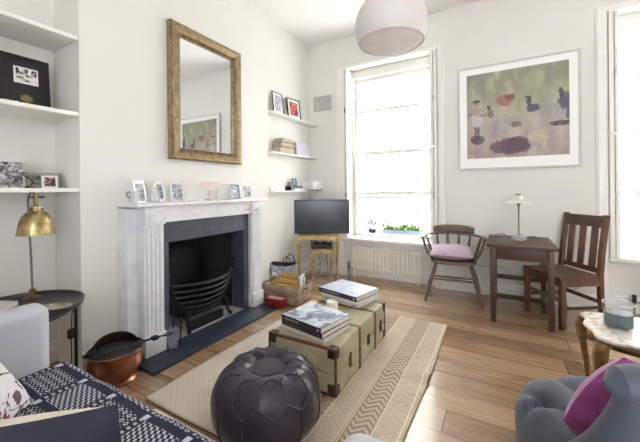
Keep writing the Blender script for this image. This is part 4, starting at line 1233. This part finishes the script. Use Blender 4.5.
# ------------------------------------------------------------------ rugs
rg = MB()
def rugf(u, v):
    x, y = -.69+1.38*u, -.915+1.83*v
    fold = math.exp(-((y-.03-(x-.69)*.12)/.05)**2)*max(0,(x-.25)/.44)**1.2*.028
    edge = .0025*math.sin(y*9)*u
    return (x+.006*math.sin(y*5+1), y+.012*math.sin(x*3), .012+fold+max(0,edge))
rg.grid(rugf, 60, 110)
tag(rg.build('area_rug', rugm, loc=(-1.10,2.005,-.002), solid=.008), 'large beige woven rug with chevron border under the trunk', 'rug')
r2 = MB().rbox((-.80,-.13,0),(.80,.13,.006),.002); r2o = r2.build('flat_rug', runnerm, loc=(-.86,.93,0))
tag(r2o, 'thin cream flatweave rug between the sofa and the large rug', 'rug')
MB().rbox((-.80,-.175,0),(.80,-.131,.006),.002).build('border', brownedge, r2o)

# ------------------------------------------------------------------ trunk
tk = thing('steamer_trunk', 'green canvas cabin trunk with tan leather bands used as coffee table', 'trunk', (-1.065,2.035,.0165))
tx, ty, th = .24, .432, .272
lid = MB().rbox((-tx,-ty,.118),(tx,ty,th),.014,3).build('lid', canvasm, tk)
MB().rbox((-tx,-ty,0),(tx,ty,.116),.014,3).build('body', canvasm, tk)
def band(y0, w, name='strap', m_=leatherm, ext=.004):
    b2 = MB()
    c_ = .016; X, Z0, Z1 = tx+ext, -.0, th+ext
    pl_ = [(-X,Z0),(-X,Z1-c_),(-X+c_*.3,Z1-c_*.3),(-X+c_,Z1),(X-c_,Z1),(X-c_*.3,Z1-c_*.3),(X,Z1-c_),(X,Z0)]
    ins = [(-tx+.001,Z0),(-tx+.001,Z1-c_-.001),(-tx+c_*.3,Z1-c_*.3-ext),(-tx+c_,Z1-ext-.001),(tx-c_,Z1-ext-.001),(tx-c_*.3,Z1-c_*.3-ext),(tx-.001,Z1-c_-.001),(tx-.001,Z0)]
    n = len(pl_); vs = []
    for y in (y0-w/2, y0+w/2):
        vs += [(x,y,z) for x,z in pl_]; vs += [(x,y,z) for x,z in ins]
    fs = []
    for i in range(n-1):
        fs += [(i,i+1,2*n+i+1,2*n+i),(i,n+i,n+i+1,i+1),(2*n+i,2*n+i+1,3*n+i+1,3*n+i)]
    fs += [(0,2*n,3*n,n),(n-1,2*n-1,4*n-1,3*n-1)]
    b2.add(vs, fs); b3 = b2.build(name, m_, tk, smooth=True)
    spots = [((q*X,y0,z),(0,q,0),(0,0,1),(q,0,0)) for q in (-1,1) for z in (.03,.09,.15,.21)] + [((x,y0,Z1),(1,0,0),(0,1,0),(0,0,1)) for x in (-.18,-.06,.06,.18)]
    for sp in spots:
        MB().lathe([(.006,0),(.004,.003),(0,.004)],8,mat=frame_mat(*sp)).build('rivet', brasssm, b3)
band(-.085, .03); band(.205, .03)
# end bindings
for s in (-1,1):
    e = MB(); y0, y1 = sorted((s*(ty-.012), s*(ty+.004)))
    X, Z1 = tx+.004, th+.004
    e.rbox((-X,y0,Z1-.02),(X,y1,Z1),.005).rbox((-X,y0,0),(X,y1,.014),.005).rbox((-X,y0,.014),(-X+.014,y1,Z1-.02),.004).rbox((X-.014,y0,.014),(X,y1,Z1-.02),.004)
    e.build('edge_binding', leatherm, tk)
    for sx in (-1,1):
        for z0, z1 in ((-.0005,.07),(th-.065,th+.0055)):
            c_ = MB(); xa, xb = sorted((sx*(tx+.0055), sx*(tx-.06))); ya, yb = sorted((s*(ty+.0055), s*(ty-.05)))
            poly = None
            c_.rbox((xa,ya,z0),(xb,yb,z1),.016,4); c_.build('corner_cap', cornerm, tk)
for y, nm in ((-.245,'latch'),(.065,'lock'),(.315,'latch')):
    l = MB()
    if nm == 'latch':
        l.rbox((tx,y-.016,.085),(tx+.005,y+.016,.165),.002).rbox((tx+.004,y-.009,.10),(tx+.014,y+.009,.18),.004)
        l.lathe([(.010,0),(.010,.012),(0,.014)],12,mat=frame_mat((tx+.004,y,.10),(0,1,0),(0,0,1),(1,0,0)))
    else: l.rbox((tx,y-.02,.09),(tx+.007,y+.02,.165),.004).lathe([(.008,0),(.008,.005),(0,.006)],10,mat=frame_mat((tx+.007,y,.12),(0,1,0),(0,0,1),(1,0,0)))
    l.build(nm, blackmat if nm == 'lock' else brasssm, lid)
lb = MB()
rr = random.Random(11)
poly = [(x+rr.uniform(-.008,.008), z+rr.uniform(-.006,.006)) for x, z in ((-.05,.09),(-.02,.085),(.04,.09),(.075,.10),(.07,.14),(.06,.165),(.0,.172),(-.045,.16))]
lb.prism(poly, 0, .0008, mat=frame_mat((.04,-ty-.0005,.045),(1,0,0),(0,0,1),(0,-1,0)))
lb.build('travel_label', M('worn_paper_label', (204,192,164), .8, col2=(166,152,122), vs=18), tk, smooth=False)
MB().tube(bez((-.08,-ty,.14),(-.075,-ty-.03,.15),(-.005,-ty-.03,.15),(0,-ty,.14)), .008, 8).build('carry_handle', leatherm, tk)
# piles of books
TZ = .0165+th+.0045
r_ = math.radians(-10.7)
book('coffee_table_book', 'ivory covered book at the bottom of the near pile on the trunk', 'book', (-1.065,1.795,TZ), .35, .28, .026, r_+.02, spinegrey, paperm, 'books on the trunk')
book('coffee_table_book', 'plum spined book in the middle of the near pile on the trunk', 'book', (-1.065,1.79,TZ+.0265), .345, .285, .030, r_, spineplum, paperm, 'books on the trunk', marks=14, markm=M('faint_gold_print', (130,104,104), .5))
nb = book('coffee_table_book', 'large picture book with grey-blue photo cover on top of the near pile', 'book', (-1.062,1.785,TZ+.057), .34, .29, .036, r_-.02, spineblk, paperm, 'books on the trunk', img=coverimg, marks=12)
bi = MB(); z_ = .0370
poly = [(-.06,-.03),(-.01,.0),(.03,.06),(.09,.09),(.14,.05),(.12,-.02),(.05,-.05),(.02,-.09),(-.02,-.07)]
bi.prism(poly, z_, z_+.0004); bi.build('cover_picture', photo_mat('bluish_picture', [(.38,(104,116,140)),(.55,(150,162,184)),(.65,(200,208,214))], 9), nb, smooth=False)
r2_ = math.radians(-14)
T2 = TZ
book('coffee_table_book', 'cream paperback at the bottom of the far pile on the trunk', 'book', (-1.105,2.405,T2), .36, .28, .028, r2_+.03, spinegrey, paperm, 'books on the trunk', marks=5, markm=M('red_print', (150,90,90), .5))
book('coffee_table_book', 'white jacketed book in the middle of the far pile', 'book', (-1.105,2.395,T2+.033), .37, .29, .026, r2_-.02, whitecard, paperm, 'books on the trunk')
book('coffee_table_book', 'pale blue topped book with dark slate spine on top of the far pile', 'book', (-1.105,2.385,T2+.0595), .39, .30, .036, r2_, spineblk, paperm, 'books on the trunk', img=palecover, marks=17)
cn = thing('candle', 'white candle in a white holder between the two book piles', 'candle', (-1.085,2.055,TZ-.004))
MB().lathe([(.036,0),(.04,.004),(.042,.092),(.039,.092),(.038,.08),(0,.08)],24).build('holder', waxm, cn)
MB().tube([(0,0,.079),(.001,0,.091)], .0012, 6).build('wick', blackmat, cn)

# ------------------------------------------------------------------ leather pouf
pf = thing('leather_pouf', 'round stitched aubergine leather pouf beside the trunk', 'pouf', (-1.02,1.235,.0165))
NP = 12
prof = [(0,.002),(.15,.004),(.22,.03),(.262,.09),(.275,.155),(.268,.22),(.243,.275),(.205,.315),(.165,.330),(.13,.329),(.105,.322),(.088,.314),(.05,.315),(0,.317)]
prof = [(a*.95, b*.975) for a, b in prof]
def pint(t):
    k = t*(len(prof)-1); i = min(int(k), len(prof)-2); f = k-i
    p = [Vector(prof[max(0,min(len(prof)-1,i+j))]) for j in (-1,0,1,2)]
    return .5*((2*p[1])+(-p[0]+p[2])*f+(2*p[0]-5*p[1]+4*p[2]-p[3])*f*f+(-p[0]+3*p[1]-3*p[2]+p[3])*f*f*f)
def poufp(u, v, lift=0.0):
    a = 2*PI*u; q = pint(v); r, z = max(q[0],0), q[1]
    puff = abs(math.cos(NP*a/2))**.7
    wob = 1+.012*math.sin(3*a+1)+.012*math.sin(5*a)
    k = min(1, max(0,(v-.1)*5))*min(1, max(0,(.96-v)*8))
    top = math.exp(-((v-.66)/.12)**2)
    return Vector((r*wob*(1+.007*k*(puff-.6))*math.cos(a), r*wob*(1+.007*k*(puff-.6))*math.sin(a), z+top*.007*(puff-.6)*k)) + Vector((math.cos(a),math.sin(a),.5))*lift
o = MB().grid(lambda u,v: poufp(u,v), 144, 52); po = o.build('body', poufm, pf, auto=80)
sm = MB()
def seam(fn, n=12, r=.0032): sm.tube([fn(i/n) for i in range(n+1)], r, 6)
for k in range(NP):
    u0 = (k+.5)/NP; u1 = (k+1)/NP; u2 = (k+1.5)/NP
    seam(lambda t: poufp(u0, .86-.20*t, .002), 8)                  # petals round the middle disc
    seam(lambda t: poufp(u0+(u1-u0)*t, .66-.09*t, .002), 6)
    seam(lambda t: poufp(u0-(u1-u0)*t, .66-.09*t, .002), 6)
    seam(lambda t: poufp(u1, .57-.13*t, .002), 6)
    seam(lambda t: poufp(u1+(u2-u1)*t, .44-.06*t, .002), 6)
    seam(lambda t: poufp(u1-(u2-u1)*t, .44-.06*t, .002), 6)
    seam(lambda t: poufp(u0, .38-.22*t, .002), 8)
sm.tube([poufp(i/72, .86, .002) for i in range(72)], .0035, 6, closed=True)
sm.build('seam', seamm, pf)
MB().lathe([(.084,.306),(.05,.3115),(0,.312)],36).build('centre_disc', poufm, pf)

# ------------------------------------------------------------------ gilt low table, jar
gt = thing('gilt_coffee_table', 'low aged gilt table with shaped worn top at the right edge', 'table', (.68,2.115,0))
tw_, td_ = .31, .215
def serp(k=1.0, n=64):
    pts = []
    for i in range(n):
        a = 2*PI*i/n; e = 5
        r = (abs(math.cos(a))**e+abs(math.sin(a))**e)**(-1/e)
        x, y = r*math.cos(a), r*math.sin(a)
        w = 1+.03*math.cos(8*a)
        pts.append((x*tw_*w*k, y*td_*w*k))
    return pts
def worn_top():
    m = NM('worn_gilt_top', .35, .15)
    n = m.noise(40.0, detail=4.0); n2 = m.noise(5.0, detail=3.0)
    m.color(m.ramp(n*.65+n2*.35, [(.32,(150,118,96)),(.43,(206,192,178)),(.52,(236,233,227))])); m.bump(n,.3,.003); return m.m
MB().prism(serp(1.0), .478, .495).build('tabletop', worn_top(), gt, bev=.005)
o = MB()
a_ = serp(.93); n = len(a_)
vs = []
for i, (x, y) in enumerate(a_):
    dz = .045+.02*math.cos(8*PI*2*i/n/1.0*.5)
    vs += [(x,y,.478),(x,y,.478-dz)]
o.add(vs, [(2*i,2*((i+1)%n),2*((i+1)%n)+1,2*i+1) for i in range(n)])
o.build('apron', giltlegm, gt, solid=.014)
for sx in (-1,1):
    for sy in (-1,1):
        x, y = sx*(tw_-.03), sy*(td_-.03)
        pts = bez((x,y,.47),(x+sx*.045,y+sy*.045,.36),(x-sx*.045,y-sy*.045,.17),(x+sx*.01,y+sy*.01,.0), 16)
        rs = [.028,.030,.031,.029,.026,.022,.019,.017,.016,.015,.014,.0135,.013,.013,.014,.017,.020]
        MB().tube(pts, rs, 10).build('leg', giltlegm, gt)
gj = thing('candle_jar', 'glass jar of purple and green mottled wax on the low gilt table', 'candle', (.50,2.125,.4955))
MB().shell([(0,.0),(.055,.0),(.062,.006),(.062,.118),(.059,.120),(.057,.118),(.057,.01),(0,.008)],28).build('jar', jarglass, gj)
MB().lathe([(.0555,.011),(.0562,.074),(0,.076)],28).build('wax', M('mottled_wax', (74,58,112), .4, col2=(88,122,84), vs=18), gj)
MB().tube([(.0605*math.cos(i*PI/16),.0605*math.sin(i*PI/16),.119) for i in range(32)], .0022, 6, closed=True).build('rim', silverm, gj)

# ------------------------------------------------------------------ tufted armchair (faces away from camera)
ac = thing('tufted_armchair', 'grey velvet button-tufted low armchair at the lower right', 'armchair', camframe(.735,.755,0), TH)
# local x = right, local y = forward (away from the camera), left edge of chair at x=0
AW = .66
def seat_surf():
    m = MB()
    ax, ay = AW/2-.018, .285
    cx0, cy0 = AW/2, .345
    nr, na = 40, 120
    btn = []
    for i in range(4): btn.append((.10+.155*i, .43))
    for i in range(3): btn.append((.178+.155*i, .29))
    segs = [(btn[i], btn[4+k]) for i in range(4) for k in (i-1, i) if 0 <= k < 3]
    segs += [(btn[i], (btn[i][0]+(btn[i][0]-cx0)*.2, .66)) for i in range(4)] + [(btn[0], (-.04,.47)), (btn[3], (AW+.04,.47))]
    prof = [(0,.41),(.3,.415),(.55,.42),(.72,.418),(.84,.405),(.92,.382),(.97,.35),(1.0,.31),(1.0,.24),(.985,.17),(.97,.13)]
    def P(t):
        k = t*(len(prof)-1); i = min(int(k),len(prof)-2); f = k-i
        return prof[i][0]*(1-f)+prof[i+1][0]*f, prof[i][1]*(1-f)+prof[i+1][1]*f
    def fn(u, v):
        a = 2*PI*u; e = 3.2
        r = (abs(math.cos(a))**e+abs(math.sin(a))**e)**(-1/e)
        rho, z = P(v)
        x, y = cx0+ax*r*math.cos(a)*rho, cy0+ay*r*math.sin(a)*rho
        if z > .30:
            db = min(math.hypot(x-p[0],y-p[1]) for p in btn)
            ds = 1
            for p, q in segs:
                dx, dy = q[0]-p[0], q[1]-p[1]; L = dx*dx+dy*dy
                t = max(0,min(1,((x-p[0])*dx+(y-p[1])*dy)/L))
                ds = min(ds, math.hypot(x-p[0]-t*dx, y-p[1]-t*dy))
            w = min(1,(z-.30)/.06)
            z -= w*(.013*math.exp(-(ds/.012)**2) + .012*math.exp(-(ds/.035)**2) + .04*math.exp(-(db/.026)**2))
        return (x,y,z)
    m.grid(fn, na, 60)
    return m, btn
sm_, btns = seat_surf()
so = sm_.build('seat', greyvel, ac, auto=80)
for x, y in btns:
    MB().lathe([(0,.346),(.011,.348),(.012,.355),(.007,.361),(0,.363)],10,c=(x,y,0)).build('button', greyvel, so)
MB().rbox((.07,.08,.10),(AW-.07,.55,.20),.03,3).build('seat_base', greyvel, ac)
# back: panel, rolled top, padded side borders
def backf(u, v, d=0.0):
    x = .065+(AW-.13)*u; cur = .03*(2*u-1)**2
    z = .12+v*.56
    return (x, .03+cur-.035*v+d, z)
o = MB()
nu, nv = 24, 12
o.grid(lambda u,v: backf(u,v,0), nu, nv); o.grid(lambda u,v: backf(u,v,.06), nu, nv)
def strip(fa, fb, n): o.grid(lambda u,v: tuple(Vector(fa(u)).lerp(Vector(fb(u)),v)), n, 1)
strip(lambda u: backf(u,0,0), lambda u: backf(u,0,.06), nu); strip(lambda u: backf(u,1,0), lambda u: backf(u,1,.06), nu)
strip(lambda u: backf(0,u,0), lambda u: backf(0,u,.06), nv); strip(lambda u: backf(1,u,0), lambda u: backf(1,u,.06), nv)
o.build('back', greyvel, ac)
rl = []
for i in range(25):
    u = i/24; p = backf(u,1,.035); rl.append((-.015+(AW+.03)*u, p[1]-.005, p[2]+.018))
rs = [.05*math.sqrt(max(0.02,1-max(0,(1-i/2.0))**2)) if i < 3 else (.05*math.sqrt(max(.02,1-max(0,(1-(24-i)/2.0))**2)) if i > 21 else .05) for i in range(25)]
MB().tube(rl, rs, 16).build('back_roll', greyvel, ac)
for s in (0,1):
    x = .03 if s == 0 else AW-.03
    sg = 1 if s == 0 else -1
    pts = bez((x+sg*.03,.045,.68),(x+sg*.02,.05,.58),(x+sg*.0,.09,.48),(x-sg*.005,.20,.40), 12)
    MB().tube(pts, [.04,.043,.046,.048,.05,.051,.051,.05,.048,.045,.041,.036,.03], 16).build('side_bolster', greyvel, ac)
    MB().tube(bez((x+sg*.01,.10,.47),(x,.11,.38),(x,.14,.25),(x,.16,.14)), [.045,.05,.053,.055,.055,.055,.055,.054,.052,.05,.045], 14).build('side_pad', greyvel, ac)
for x in (.08,AW-.08):
    for y in (.14,.50):
        MB().lathe([(.013,0),(.016,.01),(.022,.09),(.026,.105),(0,.105)],14,c=(x,y,0)).build('leg', darkwood, ac)
p0 = Vector(camframe(.755,1.02,.452)); right = Vector((math.cos(TH),math.sin(TH),0)); fwd = Vector((-math.sin(TH),math.cos(TH),0))
place_cushion('cushion', 'shiny purple cushion leaning inside the grey tufted armchair', tuple(p0), right*.78-Vector((0,0,.62)), right*.62+Vector((0,0,.78))-fwd*.10, .30, .30, .15, [purplem], (0,0), -.06, .35)

# ------------------------------------------------------------------ sofa with throw and cushions
sf = thing('sofa', 'pale grey two-seat sofa at the lower left with square padded arms', 'sofa', (-1.02,.30,0))
# local: x across (inner half width .72), y forward
MB().rbox((-.84,-.36,.09),(.84,.34,.27),.02,3).build('base', sofam, sf)
for s in (-1,1):
    a_ = MB(); x0, x1 = sorted((s*.725, s*.855))
    vs = []
    a_.rbox((x0,-.42,.10),(x1,.335,.70),.045,5); a_.build('arm', sofam, sf)
MB().rbox((-.855,-.50,.10),(.855,-.28,.80),.05,5).build('backrest', sofam, sf)
MB().rbox((-.722,-.28,.272),(.722,.375,.414),.04,4).build('seat_cushion', sofam, sf)
for sx in (-1,1):
    for sy in (-.40,.26): MB().lathe([(.018,0),(.026,.09),(0,.09)],12,c=(sx*.76,sy,0)).build('leg', darkwood, sf)
th_ = MB()
def throwf(u, v):
    x = -.712+1.42*u
    s_ = v*.86         # arc length from the back of the seat
    wob = .003*math.sin(x*14+s_*9)+.002*math.sin(x*31)
    flat = .62
    if s_ < flat: return (x, -.265+s_, .424+wob)
    a = (s_-flat)/.05
    if a < PI/2: return (x, -.265+flat+.05*math.sin(a), .424-.05*(1-math.cos(a))+wob)
    return (x, -.265+flat+.05+.004, .424-.05-(s_-flat-.05*PI/2)+wob)
th_.grid(throwf, 70, 56, uvfn=lambda u,v: (1.42*u, .86*v))
tag(th_.build('throw_blanket', throwm, loc=(-1.02,.30,0), solid=.008), 'navy and white geometric woven throw spread over the sofa seat', 'blanket')
tl = math.radians(38)
ex = Vector((.687,-.727,0)); up = Vector((-.72*math.sin(tl),-.69*math.sin(tl),math.cos(tl)))
place_cushion('cushion', 'white cushion with dark red sketchy print at the left end of the sofa', (-1.46,.475,.455), ex, up, .44, .44, .16, [printm])
place_cushion('cushion', 'navy velvet cushion with cream back standing in front of the printed cushion', (-.662,.408,.437), (-.81,-.57,-.10), (0.03,-.17,1), .52, .35, .17, [navyvel, creamfab], (1,0))

# ------------------------------------------------------------------ pendant lamp
pn = thing('pendant_lamp', 'large white globe pendant lamp with open bottom hanging from the ceiling', 'lamp', (-.63,2.06,2.265))
R_ = .235; pr = []
for i in range(29):
    a = math.radians(-26+ i*(112/28)); pr.append((R_*math.cos(a), R_*math.sin(a)))
pr2 = [(r*.975, z*.975) for r, z in reversed(pr)]
MB().shell(pr+pr2+[pr[0]], 48).build('shade', M('white_shade', (214,210,209), .45, col2=(211,207,206)), pn, auto=80)
MB().lathe([(0,-.142),(.07,-.138),(.13,-.126),(.175,-.112),(.204,-.098),(.204,-.09),(0,-.09)],40).build('diffuser', M('matt_opal', (240,238,236), .8), pn)
MB().tube([(0,0,.23),(0,0,CZ-2.265-.03)], .004, 8).build('flex', whitem, pn)
MB().lathe([(.02,CZ-2.265-.06),(.055,CZ-2.265-.03),(.06,CZ-2.265-.001),(0,CZ-2.265-.001)],24).build('ceiling_rose', whitem, pn)
MB().lathe([(.03,.2),(.03,.25),(.012,.27),(0,.27)],16).build('lamp_holder', whitem, pn)

# ------------------------------------------------------------------ light and camera
wd = bpy.data.worlds.new('daylight'); bpy.context.scene.world = wd; wd.use_nodes = True
nt_ = wd.node_tree; bgn = nt_.nodes['Background']
bgn.inputs[0].default_value = (.89,.945,1.0,1); bgn.inputs[1].default_value = 8.5
sun = bpy.data.lights.new('sun', 'SUN'); sun.energy = 16.0; sun.angle = .02; sun.color = (1.0,.95,.88)
suo = bpy.data.objects.new('sun', sun); C.objects.link(suo); suo.rotation_euler = (math.radians(40), 0, math.radians(62))

cam = bpy.data.cameras.new('camera'); co = bpy.data.objects.new('camera', cam); C.objects.link(co)
cam.sensor_fit = 'HORIZONTAL'; cam.sensor_width = 36; cam.lens = 36*318/640
cam.shift_y = -(221-189.2)/640
cam.clip_start = .02
co.matrix_world = Matrix.Translation((0,0,1.2)) @ Matrix.Rotation(TH, 4, 'Z') @ Matrix.Rotation(q90, 4, 'X') @ Matrix.Rotation(-.009, 4, 'Z')
sc_ = bpy.context.scene
sc_.camera = co
sc_.view_settings.view_transform = 'Standard'; sc_.view_settings.look = 'None'
sc_.view_settings.gamma = 1; sc_.view_settings.use_curve_mapping = False
sc_.view_settings.exposure = 0.52
sc_.cycles.max_bounces = 14; sc_.cycles.diffuse_bounces = 8; sc_.cycles.glossy_bounces = 6
sc_.cycles.transparent_max_bounces = 16; sc_.cycles.caustics_reflective = False; sc_.cycles.caustics_refractive = False
sc_.cycles.sample_clamp_indirect = 8.0
